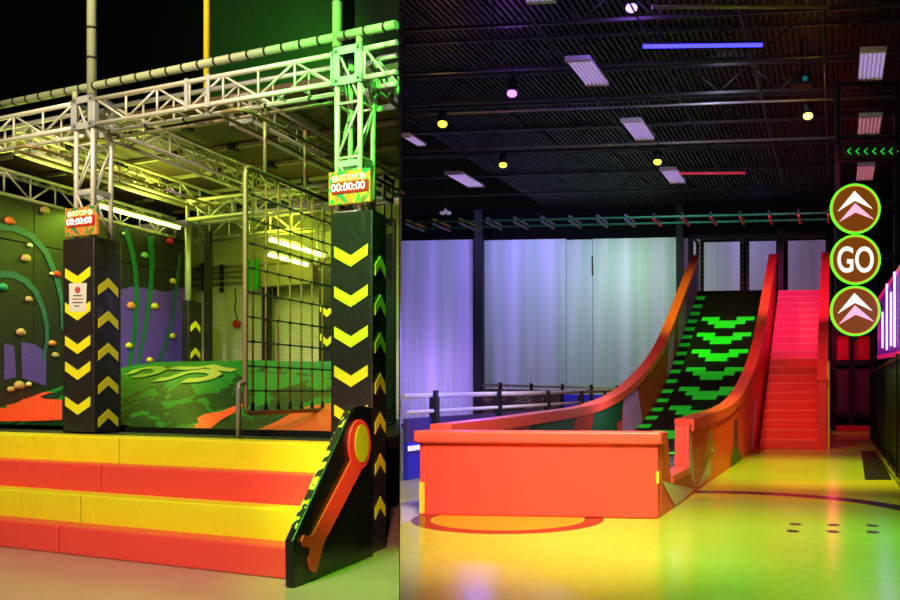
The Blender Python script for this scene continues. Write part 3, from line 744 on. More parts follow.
# tube lamps of the left hall
M['lamp_yg'] = mat('lamp_yg', (240, 250, 150), .5, emit=(226, 255, 110), es=14)
M['lamp_body'] = mat('lamp_body', (190, 190, 180), .5)
def tube_lamp(p, d, ln, label):
    root = thing('tube_lamp', p, label, 'lamp', 'tube lamps')
    MB(p).box(p - d * .02 + Z * .03, d * (ln + .04), d.cross(Z) * .06, Z * .03).build('housing', M['lamp_body'], root)
    MB(p).tube([p, p + d * ln], .022, 8).build('tube', M['lamp_yg'], root)
tube_lamp(cw(98, 206, .25), VL, 1.9, 'bright yellow green tube lamp along the top of the climbing wall')
a = at(270, 240, 12.4)
tube_lamp(a, VL, 1.5, 'glowing tube lamp seen through the upper net, higher one')
a = at(269, 255, 13.2)
tube_lamp(a, VL, 1.1, 'glowing tube lamp seen through the net, lower one')


# ================================================================== RIGHT HALL
def cubic(tab, t):
    n = len(tab)
    if t <= tab[0][0]: return tab[0][1]
    if t >= tab[-1][0]:
        (a, b), (c, d) = tab[-2], tab[-1]; return d + (t - c) * (d - b) / (c - a)
    for i in range(n - 1):
        if tab[i][0] <= t <= tab[i + 1][0]:
            x0, y0 = tab[i]; x1, y1 = tab[i + 1]; h = x1 - x0
            def sl(k):
                if k == 0: return (tab[1][1] - tab[0][1]) / (tab[1][0] - tab[0][0])
                if k == n - 1: return (tab[-1][1] - tab[-2][1]) / (tab[-1][0] - tab[-2][0])
                return (tab[k + 1][1] - tab[k - 1][1]) / (tab[k + 1][0] - tab[k - 1][0])
            s_ = (t - x0) / h; m0, m1 = sl(i) * h, sl(i + 1) * h
            return y0 * (2 * s_ ** 3 - 3 * s_ ** 2 + 1) + m0 * (s_ ** 3 - 2 * s_ ** 2 + s_) + y1 * (-2 * s_ ** 3 + 3 * s_ ** 2) + m1 * (s_ ** 3 - s_ ** 2)
WALL = [(0, 1.02), (3.64, 1.08), (7.94, 1.22), (11.2, 1.67), (14.93, 2.72), (19.2, 4.85), (21.9, 6.3)]
BED = [(0, .25), (5, .25), (8, .3), (11.2, .55), (14.93, 1.55), (19.2, 3.72), (21.9, 5.08)]
W = 2.887; TE = 21.9; TKN = .2
org = R.p(0, 0, 0)
slide = thing('slide', org, 'giant red walled slide with black bed and green pixel arrows, landing box in front', 'slide')
SR = M['slide_red']
tt = [TE * i / 60 for i in range(61)]
MB(org).prism([R.p(0, t, cubic(WALL, t)) for t in tt] + [R.p(0, TE, 0), R.p(0, 0, 0)], R.U * TKN).build('left_wall', SR, slide)
NOT = [(.2, 1.0), (.64, 1.0), (.86, .42), (2.3, .42), (2.36, 1.0)]
prof = NOT + [(t, cubic(WALL, t) - .02) for t in tt if t > 2.5]
MB(org).prism([R.p(W - TKN, t, z) for t, z in prof] + [R.p(W - TKN, TE, 0), R.p(W - TKN, .2, 0)], R.U * TKN).build('right_wall', SR, slide)
MB(org).fbox(R, .02, W, -.005, .2, 0, .93).build('front_pad', SR, slide, bevel=.025)
MB(org).fbox(R, -.06, W + .05, -.06, .26, .88, 1.03).build('front_lip', M['cap_red'], slide, bevel=.03)
def cap(u0, u1, prof, name, mt=None, th=.07, z_in=.10):
    q = MB(org); rows = []
    for i, (t, z) in enumerate(prof):
        a = prof[max(i - 1, 0)]; c = prof[min(i + 1, len(prof) - 1)]
        dx, dz_ = c[0] - a[0], c[1] - a[1]; l = math.hypot(dx, dz_); nx, nz = -dz_ / l, dx / l
        P0_, P1_ = (t - nx * z_in, z - nz * z_in), (t + nx * th, z + nz * th)
        rows.append([q.bm.verts.new(R.p(u0, *P0_)), q.bm.verts.new(R.p(u0, *P1_)), q.bm.verts.new(R.p(u1, *P1_)), q.bm.verts.new(R.p(u1, *P0_))])
    for A_, B_ in zip(rows, rows[1:]):
        for k in range(4): q.bm.faces.new((A_[k], A_[(k + 1) % 4], B_[(k + 1) % 4], B_[k]))
    q.bm.faces.new(rows[0]); q.bm.faces.new(rows[-1])
    return q.build(name, mt or M['cap_red'], slide)
cap(-.04, TKN + .04, [(t, cubic(WALL, t)) for t in tt if t > .26], 'wall_cap')
cap(W - TKN - .04, W + .04, [(t, cubic(WALL, t) - .02) for t in tt if t > 2.4], 'wall_cap')
cap(W - TKN - .02, W + .02, [(.88, .36), (2.28, .36)], 'notch_cap', M['cap_red'], .07, .02)
M['bed'] = mat('slide_bed', (13, 13, 15), .45, bump=.15, bscale=8)
q = MB(org); bt = [TE * i / 80 for i in range(81)] + [TE + 2.2]
A_ = [q.bm.verts.new(R.p(TKN, t, cubic(BED, min(t, TE)))) for t in bt]; B_ = [q.bm.verts.new(R.p(W - TKN, t, cubic(BED, min(t, TE)))) for t in bt]
for k in range(len(bt) - 1): q.bm.faces.new((A_[k], B_[k], B_[k + 1], A_[k + 1])).smooth = True
q.build('slide_bed', M['bed'], slide)
def bed_z(t): return cubic(BED, min(t, TE))
def bed_t(u, y):
    lo, hi = 9.0, TE
    for _ in range(50):
        mid = (lo + hi) / 2; P = R.p(u, mid, bed_z(mid))
        if HY - (P.z - H) / P.y * FP > y: lo = mid
        else: hi = mid
    return (lo + hi) / 2
M['pixel_green'] = mat('pixel_green', (34, 206, 44), .5, emit=(20, 200, 40), es=.25)
def onbed(u0, u1, t0, t1, q, lift=.02):
    n = 3; pr = None
    for k in range(n + 1):
        t = t0 + (t1 - t0) * k / n; a = V3((q.bm.verts.new(R.p(u0, t, bed_z(t) + lift)), q.bm.verts.new(R.p(u1, t, bed_z(t) + lift)))) if False else (q.bm.verts.new(R.p(u0, t, bed_z(t) + lift)), q.bm.verts.new(R.p(u1, t, bed_z(t) + lift)))
        if pr: q.bm.faces.new((pr[0], pr[1], a[1], a[0]))
        pr = a
IW = W - 2 * TKN
for y in (317.5, 333.2, 350, 368, 387.5, 406.5, 426, 446):
    uc = TKN + IW * .50
    h = 3.7 + (y - 317) * .008
    rows = [bed_t(uc, min(y + h * k, 431)) if y < 420 else bed_t(uc, 418) - (y - 418) * .17 - k * .36 for k in range(4)]
    w = IW * .68; x0 = TKN + IW * .185
    q = MB(org)
    onbed(x0, x0 + w * .33, rows[1], rows[0], q); onbed(x0 + w * .66, x0 + w, rows[1], rows[0], q)
    onbed(x0 + w * .14, x0 + w * .84, rows[2], rows[1], q)
    onbed(x0 + w * .28, x0 + w * .66, rows[3], rows[2], q)
    q.build('pixel_arrow', M['pixel_green'], slide)
for zy in (200, 225, 247, 270, 293, 317, 341, 367, 394, 421, 450, 480, 508, 535, 560, 585, 610, 640):
    y = 230 + zy / 3
    t0 = bed_t(.5, y); t1 = bed_t(.5, y + 3.6)
    q = MB(org); onbed(TKN + .02, TKN + .31, t1, t0, q); q.build('ladder_dash', M['pixel_green'], slide)
# artwork on the inner face of the left wall
M['art_red'] = mat('art_red', (190, 36, 24), .5); M['art_lav'] = mat('art_lavender', (220, 165, 235), .5); M['art_green'] = mat('art_green', (20, 84, 50), .5); M['art_purple'] = mat('art_purple', (165, 85, 230), .5)
def inner(t0, t1, lean0, lean1, mt, f0=0, f1=1):
    q = MB(org); n = 8; row = None
    def zz(t, f): return bed_z(t) + (cubic(WALL, t) - .1 - bed_z(t)) * f
    for k in range(n + 1):
        s_ = k / n; a, c = t0 + (t1 - t0) * s_, t0 + lean0 + (t1 + lean1 - t0 - lean0) * s_
        P = (q.bm.verts.new(R.p(TKN + .006, a, zz(a, f0) )), q.bm.verts.new(R.p(TKN + .006, c, zz(c, f1))))
        if row: q.bm.faces.new((row[0], P[0], P[1], row[1]))
        row = P
    return q.build('wall_artwork', mt, slide)
inner(3.5, 5.6, 0, .6, M['art_green']); inner(5.6, 7.2, .6, .3, M['art_red'], .5); inner(5.6, 9.8, .6, -.4, M['art_green'], 0, .5); inner(7.2, 9.9, .3, .2, M['art_green'], .5)
inner(9.9, 12.2, .2, -.6, M['art_lav']); inner(12.2, 15.6, -.6, .4, M['art_red']); inner(15.6, 16.6, .4, .4, M['art_lav']); inner(16.6, 17.5, .4, .2, M['art_red']); inner(17.5, 19.0, .2, .1, M['art_lav']); inner(19.0, 21.3, .1, .4, M['art_purple'])
# artwork on the outer right wall
M['art_pale'] = mat('art_pale', (214, 190, 160), .5); M['art_tan'] = mat('art_tan', (190, 104, 44), .5); M['art_yel'] = mat('art_yellow', (236, 196, 40), .5); M['art_dkpurple'] = mat('art_dark_purple', (100, 34, 60), .5)
def outer(poly, mt, off=.006):
    ps = [R.on_u(W + off, x, y) for x, y in poly]
    for p in ps: p.z = max(p.z, .01)
    return MB(org).prism(ps, R.U * .003).build('wall_artwork', mt, slide)
outer([(662, 481), (675, 507.5), (694.5, 489)], M['art_pale']); outer([(690.5, 432), (688.8, 470), (695, 488)], M['art_pale'])
outer([(710.4, 455), (711, 474.7), (697, 488)], M['art_pale']); outer([(672, 481), (688.5, 472), (694.5, 488)], M['art_tan'])
outer([(709.5, 425), (701, 468), (713, 458), (715, 446)], M['art_tan']); outer([(712, 446), (716, 453), (711, 451)], M['art_pale'])
outer([(734.5, 419), (737.3, 418), (738.5, 463), (733, 466)], M['art_dkpurple']); outer([(733.5, 446), (739, 450), (742, 460), (730.5, 468.5)], M['art_green'], .009)
outer([(754.5, 402), (757, 398), (753, 448), (751.2, 449.5)], M['art_lav'])
o = MB(org).fbox(R, -.004, .06, -.012, .1, .02, .40).build('corner_marker', M['art_yel'], slide); o['label'] = 'yellow strip on the left front corner'
o = MB(org).fbox(R, W - .02, W + .008, -.012, .08, .42, .56).build('corner_marker', M['art_yel'], slide); o['label'] = 'yellow patch on the right front corner'

# staircase
s0 = fl(757, 449.2); su, sv = R.uv(s0); 
su = W + .10; e0 = R.uv(fl(818, 449))[0]; e1 = e0 + .24
NS, rise, run = 20, .25, (TE - sv) / 20 * .985
org2 = R.p(su, sv, 0)
st = thing('staircase', org2, 'red padded staircase climbing beside the slide with pink upper steps', 'stairs')
for k in range(NS):
    MB(org2).fbox(R, su, e0, sv + run * k, sv + run * (k + 1) + .04, max(0, rise * k - .4), rise * (k + 1)).build('step', M['slide_red'] if k < 10 else M['pink_vinyl'], st, bevel=.02)
M['nosing'] = mat('nosing', (250, 150, 110), .4)
for k in range(NS):
    MB(org2).fbox(R, su + .01, e0 - .01, sv + run * k - .006, sv + run * k + .05, rise * (k + 1) - .012, rise * (k + 1) + .006).build('nosing', M['nosing'] if k < 10 else M['pink_edge'], st)
pr = [(sv - .1, 1.75), (sv + .4, 2.0)] + [(t, cubic(WALL, t) + .0) for t in tt if t > sv + 2.0]
MB(org2).prism([R.p(e0, t, z) for t, z in pr] + [R.p(e0, TE, 0), R.p(e0, sv - .1, 0)], R.U * .22).build('right_wall', M['slide_red'], st)
o = cap(e0 - .03, e0 + .25, pr, 'wall_cap'); 
me = o.data
for v in me.vertices: v.co += org - org2
o.parent = st
o = MB(org2).fbox(R, e0 + .226, e0 + .30, sv + .0, sv + .1, 0, 2.3).build('painted_corner_light', M['art_yel'], st); o['label'] = 'yellow light on the outer corner, put on as a coloured strip'  # yellow light on the wall's outer side, laid on as colour

# far platform frame at the top
M['frame_black'] = mat('frame_black', (14, 14, 18), .5, .2)
vD = TE + 2.3
def pan(name, x, v, z0, y1, w, label, group='black uprights behind the slide top'):
    P = R.on_v(v, x, 300); P.z = z0; z1 = zat(y1, P.y)
    o = MB(P).box(P - R.U * (w / 2), R.U * w, R.V * w, Z * (z1 - z0)).build(name, M['frame_black']); tag(o, label, 'post', group); return o
pan('frame_upright', 690.5, TE + .1, 0, 238, .17, 'black upright at the top left end of the slide wall')
pan('frame_upright', 780.5, TE + .1, 0, 228, .2, 'thick black upright between slide top and staircase top')
pan('frame_upright', 828, TE + .1, 0, 228, .17, 'black upright at the top right end of the staircase wall')
M['dots'] = mat('padlock_yellow', (150, 130, 30), .5)
for x, lb in ((697.5, 'dotted black upright just right of the slide top corner'), (702, 'second dotted black upright beside the slide top corner'), (741.5, 'dotted black upright left of the middle gap above the slide'), (747.5, 'dotted black upright right of the middle gap above the slide')):
    P = R.on_v(vD - .3, x, 300); P.z = 5.12; z1 = zat(241, P.y)
    root = thing('dotted_upright', P, lb, 'post', 'dotted uprights above the slide')
    MB(P).box(P - R.U * .06, R.U * .12, R.V * .12, Z * (z1 - 5.12)).build('post', M['frame_black'], root)
    z = 5.2
    while z < z1 - .1:
        MB(P).box(P - R.U * .02 - R.V * .01 + Z * (z - 5.12), R.U * .04, R.V * .01, Z * .05).build('dot', M['dots'], root); z += .17
for (xa, xb, y, v, lb) in ((690, 830, 239, TE + .1, 'black top beam across the slide and staircase frame'), (700, 830, 242, vD - .3, 'rear black top beam above the slide platform')):
    a, c = R.on_v(v, xa, y), R.on_v(v, xb, y); c.z = a.z
    o = MB(a).box(a, c - a, R.V * .12, Z * .14).build('frame_beam', M['frame_black']); tag(o, lb, 'beam', 'black top beams')
for x, lb in ((690, 'short black crossbar running back from the slide wall upright'), (737, 'short black crossbar running back over the slide middle')):
    a = R.on_v(TE + .2, x, 237); a.z -= .0
    o = MB(a).box(a, R.U * .08, R.V * 1.7, Z * .08).build('frame_crossbar', M['frame_black']); tag(o, lb, 'beam', 'black crossbars')
o = MB().fbox(R, TKN, e0, TE + .02, TE + .10, 0, 4.95).build('trim_deck', M['black']); struct(o)

# rear wall and its pale panels
vW = 28.0
o = MB().box(R.p(-9, vW, 0) , R.U * 9, R.V * .2, Z * 9.4)
uL_ = R.uv(R.on_v(vW, 400.6, 300))[0]
o = MB().box(R.p(uL_, vW, 0), R.U * (26 - uL_), R.V * .2, Z * 9.3).build('wall_back', M['black_wall']); struct(o)
m = M['pale_panel'] = ramp_mat('pale_panel', [(.25, (150, 138, 182)), (.42, (206, 204, 212)), (.52, (176, 192, 186)), (.62, (200, 194, 214)), (.8, (222, 220, 230))], .7, .5, 4, stretch=(1.6, 1.6, .06), constant=False)
yT = 240
for xa, xb, yt, yb in ((400.8, 473, 241, 430), (482.5, 566, 240.5, 430), (566.5, 592.5, 240, 430), (593, 676, 239, 430), (684, 700, 238, 330), (703.5, 740, 240, 330), (748, 776, 240, 330), (788, 826, 240, 330)):
    a = R.on_v(vW - .04, xa, yb); c = R.on_v(vW - .04, xb, yb); zt_ = R.on_v(vW - .04, xa, yt).z
    a.z = max(a.z, .1)
    o = MB(a).box(a, V3((c.x - a.x, c.y - a.y, 0)), R.V * .05, Z * (zt_ - a.z)).build('trim_panel', M['pale_panel']); struct(o)
o = MB(R.on_v(vW - .1, 592, 258)).tube([R.on_v(vW - .1, 592.3, 256), R.on_v(vW - .1, 592.6, 275)], .03, 6).build('cable', M['tie']); tag(o, 'short dark cable hanging on the pale wall panels', 'cable')
# stanchion column between pale panels
P = R.on_v(vW - .5, 478, 300); P.z = 0
o = MB(P).box(P - R.U * .17, R.U * .34, R.V * .3, Z * 9.3).build('steel_column', M['frame_black']); tag(o, 'dark steel column between the two widest pale wall panels', 'column', 'steel columns')
P = R.on_v(vW - .5, 679.5, 300); P.z = 0
o = MB(P).box(P - R.U * .13, R.U * .26, R.V * .3, Z * 9.3).build('steel_column', M['frame_black']); tag(o, 'dark steel column just left of the slide top', 'column', 'steel columns')
# side wall right of the fence and the far end of the corridor
uF = R.uv(fl(898, 483))[0]
o = MB().box(R.p(uF + 1.6, 1, 0), R.U * .1, R.V * (vW - 1), Z * 9.3).build('wall_right', M['black_wall']); struct(o)

# ceiling
ZC = 9.3
M['corr'] = mat('corrugated', (25, 25, 28), .55, .3)
q = MB(); nr = 150; u0, u1 = -7.0, 14.0; prev = None; k = 0
for i in range(nr):
    for (f, z) in ((0, 0), (.5, 0), (.6, .09), (.9, .09)):
        u = u0 + (u1 - u0) * (i + f) / nr
        def cl(v):
            P = R.p(u, v, ZC + z); return P
        row = (q.bm.verts.new(cl(-4)), q.bm.verts.new(cl(vW + .5)))
        if prev: q.bm.faces.new((prev[0], row[0], row[1], prev[1]))
        prev = row
o = q.build('ceiling', M['corr']); struct(o)
o = MB().box(R.p(-7, -4, ZC + .12), R.U * 21, R.V * (vW + 4.5), Z * .05).build('ceiling_slab', M['black_wall']); struct(o)
M['joist'] = mat('joist', (44, 44, 50), .5, .3)
def su_(v, gap=.06):      # first u right of the screen
    P = R.p(3, v); return 3 - ((P - P0).dot(-n400) - gap) / (R.U.dot(-n400))
ordn = ['first', 'second', 'third', 'fourth', 'fifth', 'sixth', 'seventh', 'eighth', 'ninth']
for i, Yj in enumerate((15.4, 17.6, 20.0, 22.2, 24.6, 27.0, 29.8, 32.6)):
    v = R.uv(at(400, 100, Yj))[1]; ua = su_(v); ub = uF + 1.5
    P = R.p(ua, v, 8.55)
    root = thing('roof_joist', P, 'open web roof joist across the dark ceiling, %s row counting from the camera end' % ordn[i], 'joist', 'roof joists')
    MB(P).box(P, R.U * (ub - ua), R.V * .07, Z * .06).build('bottom_chord', M['joist'], root)
    MB(P).box(P + Z * .66, R.U * (ub - ua), R.V * .07, Z * .06).build('top_chord', M['joist'], root)
    q = MB(P); u = ua; s_ = 0
    while u < ub - .7:
        a, c = R.p(u, v + .03, 8.6 if s_ % 2 else 9.22), R.p(u + .7, v + .03, 9.22 if s_ % 2 else 8.6); q.tube([a, c], .014, 5); u += .7; s_ += 1
    q.build('web', M['joist'], root)
def vline(x, y, z, v0, v1, r, label, mt='joist', name='conduit'):
    Y = (z - H) * FP / (HY - y); P = at(x, y, Y); u = R.uv(P)[0]
    a, c = R.p(u, v0, z), R.p(u, v1, z)
    o = MB(a).tube([a, c], r, 8).build(name, M[mt]); tag(o, label, 'pipe', 'ceiling pipes'); return o
M['pale_pipe'] = mat('pale_pipe', (150, 150, 160), .4, .4)
vline(760, 90, 8.44, 3, 20, .035, 'ceiling pipe running back past the blue tube lamp end'); vline(825, 70, 8.44, 3, 20, .03, 'ceiling pipe running back near the hanging gantry'); vline(660, 60, 8.44, 3, 20, .02, 'thin ceiling pipe running back left of the blue tube lamp'); vline(540, 30, 8.44, 3, 20, .02, 'thin ceiling pipe running back near the long pendant row')
def uline(y, x, z, r, label, mt='pale_pipe', x1=None):
    Y = (z - H) * FP / (HY - y); v = R.uv(at(x, y, Y))[1]
    ub = uF + 1.4 if x1 is None else R.uv(R.on_v(v, x1, y))[0]
    a, c = R.p(su_(v), v, z), R.p(ub, v, z)
    o = MB(a).tube([a, c], r, 8).build('conduit', M[mt]); tag(o, label, 'pipe', 'ceiling pipes')
uline(150.5, 440, 8.2, .04, 'pale pipe crossing the whole ceiling beyond the far yellow spotlights'); uline(114, 440, 8.3, .03, 'pale thin pipe crossing the ceiling behind the nearer purple spotlight')
Y = (8.4 - H) * FP / (HY - 6); a = at(652, 7, Y); c = at(828, 2, Y); c.z = a.z
M['yel_pipe'] = mat('yellowish_pipe', (150, 150, 110), .4, .3)
root = thing('conduit', a, 'pale green tinted pipe along the top edge of the ceiling', 'pipe', 'ceiling pipes'); MB(a).tube([a, c], .035, 8).build('tube', M['yel_pipe'], root)
for f_ in (.1, .5, .9): MB(a).tube([a + (c - a) * f_ + Z * .03, a + (c - a) * f_ + Z * (9.28 - a.z)], .008, 4).build('hanger_rod', M['joist'], root)
a = at(494, 0, 15.0); pts_ = [at(494, -20, 15.0), at(493, 40, 15.1), at(494, 90, 15.0), at(493, 120, 15), at(497, 134, 15), at(490, 142, 15)]
o = MB(pts_[0]).tube(pts_, .012, 6).build('hanging_cable', M['joist']); tag(o, 'thin cable dangling from the ceiling near the purple spotlight', 'cable')

# pendant high bay lights
M['bay_tube'] = mat('bay_tube', (205, 190, 225), .4, emit=(190, 160, 235), es=.55)
M['bay_body'] = mat('bay_body', (205, 205, 215), .5)
M['bay_tube_pink'] = mat('bay_tube_pink', (235, 200, 215), .4, emit=(235, 150, 170), es=.3)
def bay(P, w, ln, label, tubes='bay_tube'):
    root = thing('pendant_light', P, label, 'light', 'pendant ceiling lights')
    for t in (0, ln - .1): MB(P).box(P + R.V * t, R.U * w, R.V * .1, Z * .1).build('end_cap', M['bay_body'], root, bevel=.01)
    MB(P).box(P + R.V * .08 + Z * .06, R.U * w, R.V * (ln - .16), Z * .03).build('reflector', M['bay_body'], root)
    n_ = 6
    for k in range(n_): MB(P).tube([P + R.U * (w * (k + .5) / n_) + R.V * .08 + Z * .03, P + R.U * (w * (k + .5) / n_) + R.V * (ln - .08) + Z * .03], .022, 6).build('tube', M[tubes], root)
    MB(P).tube([P + R.U * w * .15 + R.V * .1 + Z * .1, P + R.U * w * .5 + R.V * .1 + Z * .5, P + R.U * w * .85 + R.V * .1 + Z * .1], .006, 4).build('hanger_wire', M['joist'], root)
    return root
BZ = 7.9
def bay_at(x0, x1, y, y1, label, tubes='bay_tube', z=BZ):
    Y = (z - H) * FP / (HY - y); P = at(x0, y, Y); Y1 = (z - H) * FP / (HY - y1)
    return bay(P, (x1 - x0) / FP * Y, max(.8, (Y1 - Y) / R.V.y), label, tubes)
bay_at(511, 541, -16, 3, 'pendant strip light cut by the top edge of the frame')
bay_at(564.5, 590, 61, 87, 'largest pendant strip light, hanging left of the blue tube lamp')
bay_at(620, 641, 122, 141, 'pendant strip light hanging below and right of the largest one')
bay_at(659, 676, 170.5, 184, 'pendant strip light beside the red glowing tube')
bay_at(444, 462, 174.5, 188, 'pendant strip light hanging over the left pale wall panel')
bay_at(401.5, 410, 137, 147, 'slim pendant strip light hanging right beside the dividing screen')
bay_at(860, 886, 52, 81, 'bright violet pendant strip light above the hanging gantry')
bay_at(859, 882, 117, 135, 'pendant strip light seen inside the gantry, above the arrow board', 'bay_tube_pink')
bay_at(857.5, 875, 166, 181, 'pinkish pendant strip light right above the top round sign', 'bay_tube_pink')
# spotlights
def spot(x, y, Y, rgb, label, es):
    P = at(x, y, Y); mm = mat('spot_lens', rgb, .4, emit=rgb, es=es)
    root = thing('ceiling_spotlight', P, label, 'spotlight', 'ceiling spotlights')
    MB(P).tube([P + Z * .05, P + Z * .3], .10, 14).build('can', M['dark_metal'], root)
    MB(P).tube([P + Z * .3, P + Z * (8.6 - P.z)], .012, 6).build('stem', M['dark_metal'], root)
    MB(P).ball(P, .11, .11, .08, 2).build('lens', mm, root)
spot(442.5, 124, 21, (255, 214, 50), 'yellow glowing ceiling spotlight over the left pale panel', 5)
spot(503, 165, 25.5, (240, 240, 60), 'small yellow glowing spotlight left of the middle of the pale wall', 3.5)
spot(808, 116, 20.5, (255, 240, 90), 'yellow glowing spotlight beside the hanging gantry', 5)
spot(657.5, 162, 24, (235, 235, 60), 'small yellow glowing spotlight beside the pendant with the red tube', 3)
spot(512, 93.5, 19.5, (180, 90, 255), 'purple glowing ceiling spotlight above the left pale wall', 5)
spot(631.5, 8, 16.5, (185, 110, 255), 'purple glowing spotlight at the top edge of the frame', 6)
M['blue_tube'] = mat('blue_tube', (70, 60, 255), .4, emit=(50, 48, 255), es=5)
a = at(643, 46.5, 17.0); c = at(762.5, 43.5, 17.0); root = thing('tube_lamp', a, 'long blue glowing tube lamp under the dark ceiling', 'lamp')
c.z = a.z + .03
MB(a).tube([a, c], .035, 10).build('tube', M['blue_tube'], root); MB(a).box(a + Z * .04, c - a, V3((0, .05, 0)), Z * .04).build('housing', M['dark_metal'], root)
for f_ in (.12, .88): MB(a).tube([a + (c - a) * f_ + Z * .07, a + (c - a) * f_ + Z * (9.25 - a.z)], .006, 4).build('hanger_wire', M['joist'], root)
M['red_tube'] = mat('red_tube', (190, 60, 80), .4, emit=(200, 50, 70), es=.6)
a = at(680, 173.5, 24.5); c = at(745, 173, 24.5); root = thing('tube_lamp', a, 'dim red glowing tube beside a pendant strip light', 'lamp'); MB(a).tube([a, c], .035, 8).build('tube', M['red_tube'], root)
for f_ in (.15, .85): MB(a).tube([a + (c - a) * f_ + Z * .03, a + (c - a) * f_ + Z * (9.25 - a.z)], .006, 4).build('hanger_wire', M['joist'], root)
P = at(802, 84, 18.0); root = thing('projector', P, 'small dark projector with round lens hanging from the ceiling', 'projector')
MB(P).box(P - R.U * .2, R.U * .4, R.V * .35, Z * .22).build('body', M['dark_metal'], root, bevel=.02); M['lens_blue'] = mat('lens_blue', (60, 140, 160), .2, emit=(40, 130, 140), es=.4)
MB(P).disc(P - R.V * .005 + Z * .1 + R.U * .06, R.U, Z, .05, -R.V * .03, 20).build('lens', M['lens_blue'], root); MB(P).tube([P + Z * .22 + R.V * .15, P + Z * (8.6 - P.z) + R.V * .15], .02, 6).build('mount', M['dark_metal'], root)
P = at(445.5, 212, 27.0); root = thing('hanging_fixture', P, 'small white two headed fixture hanging on a cord above the pale wall', 'light')
M['white'] = mat('white_plastic', (210, 200, 220), .4, emit=(200, 190, 230), es=.25)
for s_ in (-1, 1): MB(P).ball(P + R.U * (.09 * s_) - Z * .03, .09, .09, .06, 2).build('head', M['white'], root)
MB(P).ball(P + Z * .04, .05, .05, .06, 2).build('hub', M['white'], root); MB(P).tube([P + Z * .08, P + Z * 1.3], .01, 5).build('cord', M['joist'], root)

# green cable track with slanted bars
M['track_green'] = mat('track_green', (60, 190, 140), .45, .2); M['bar_yel'] = mat('bar_yellow', (196, 170, 60), .5); M['bar_lav'] = mat('bar_lavender', (150, 160, 210), .5); M['bar_pink'] = mat('bar_pink', (214, 70, 110), .5); M['bar_blue'] = mat('bar_blue', (20, 70, 110), .5)
zTk = 5.85; Yt = (zTk - H) * FP / (392 - 223.0); v1 = R.uv(at(400, 223, Yt))[1]; v2 = v1 + .85
a = R.p(su_(v1), v1, zTk); root = thing('cable_track', a, 'pair of green overhead cables with short slanted bars spanning in front of the pale wall', 'track')
ue = R.uv(R.on_v(v1, 832, 215))[0]
for v in (v1, v2): MB(a).tube([R.p(su_(v), v, zTk), R.p(ue, v, zTk)], .028, 8).build('cable', M['track_green'], root)
k = 0
u = R.uv(R.on_v(v1, 407, 222))[0]
while u < ue - .1:
    if R.p(u, v2).x > su_(v2) - 99:
        MB(a).box(R.p(u, v1 - .1, zTk + .03), R.U * .05, R.V * 1.05, Z * .045).build('cross_bar', M['bar_yel'] if k < 3 else M['bar_lav'] if k < 9 else M['bar_blue'], root)
        MB(a).box(R.p(u, v1 - .1, zTk - .08), R.U * .05, R.V * 1.05, Z * .045).build('cross_bar', M['bar_lav'] if k < 9 else M['bar_pink'], root)
    u += .70; k += 1

# rink barrier on the left
M['rail_white'] = mat('rail_white', (226, 216, 230), .4); M['rink_blue'] = mat('rink_blue', (40, 50, 190), .35, bump=.1); M['rink_dark'] = mat('rink_dark', (70, 62, 110), .3, var=.4, vscale=3); M['post_black'] = mat('post_black', (10, 10, 14), .5)
kB = 6465.0; B0 = fl(428, HY + 1350 / (kB / (836 - 428))); uB, vB0 = R.uv(B0)
zr = zat(396, B0.y); spc = None
P = R.p(uB, vB0 - 2.0, 0)
vS0 = -(R.p(uB, 0).__sub__(P0).dot(-n400) - .05) / R.V.dot(-n400)
ends = 13.5
root = thing('rink_barrier', P, 'low blue rink barrier with white top rail and black posts left of the slide', 'barrier')
MB(P).tube([R.p(uB, vS0, zr), R.p(uB, vB0 + ends, zr + .1)], .05, 10).build('top_rail', M['rail_white'], root)
MB(P).tube([R.p(uB + .08, vS0, 1.16), R.p(uB + .08, vB0 + ends, 1.22)], .035, 8).build('middle_rail', M['rail_white'], root)
MB(P).fbox(R, uB, uB + .06, vS0, vB0 + ends, .66, 1.06).build('upper_board', M['rink_dark'], root)
MB(P).fbox(R, uB, uB + .08, vS0, vB0 + ends, .04, .66).build('lower_board', M['rink_blue'], root)
MB(P).fbox(R, uB + .08, uB + .11, vS0, vB0 + ends, .52, .60).build('stripe', mat('stripe_white', (235, 235, 250), .4, emit=(220, 225, 255), es=.6), root)
for k, x in enumerate((428, 493, 543, 577, 601)):
    Y = kB / (836 - x); v = R.uv(V3(((x - CX) / FP * Y, Y, 0)))[1]
    pz = MB(P).fbox(R, uB + .02, uB + .15, v, v + .14, .0, zr - .02).build('post', M['post_black'], root)
    MB(P).fbox(R, uB + .08, uB + .14, v + .02, v + .12, zr - .02, zr + .1).build('rail_clip', M['post_black'], pz)
# pale strip of floor in front of the barrier
o = MB(); 
M['floor_pale'] = mat('floor_pale', (176, 168, 186), .3)
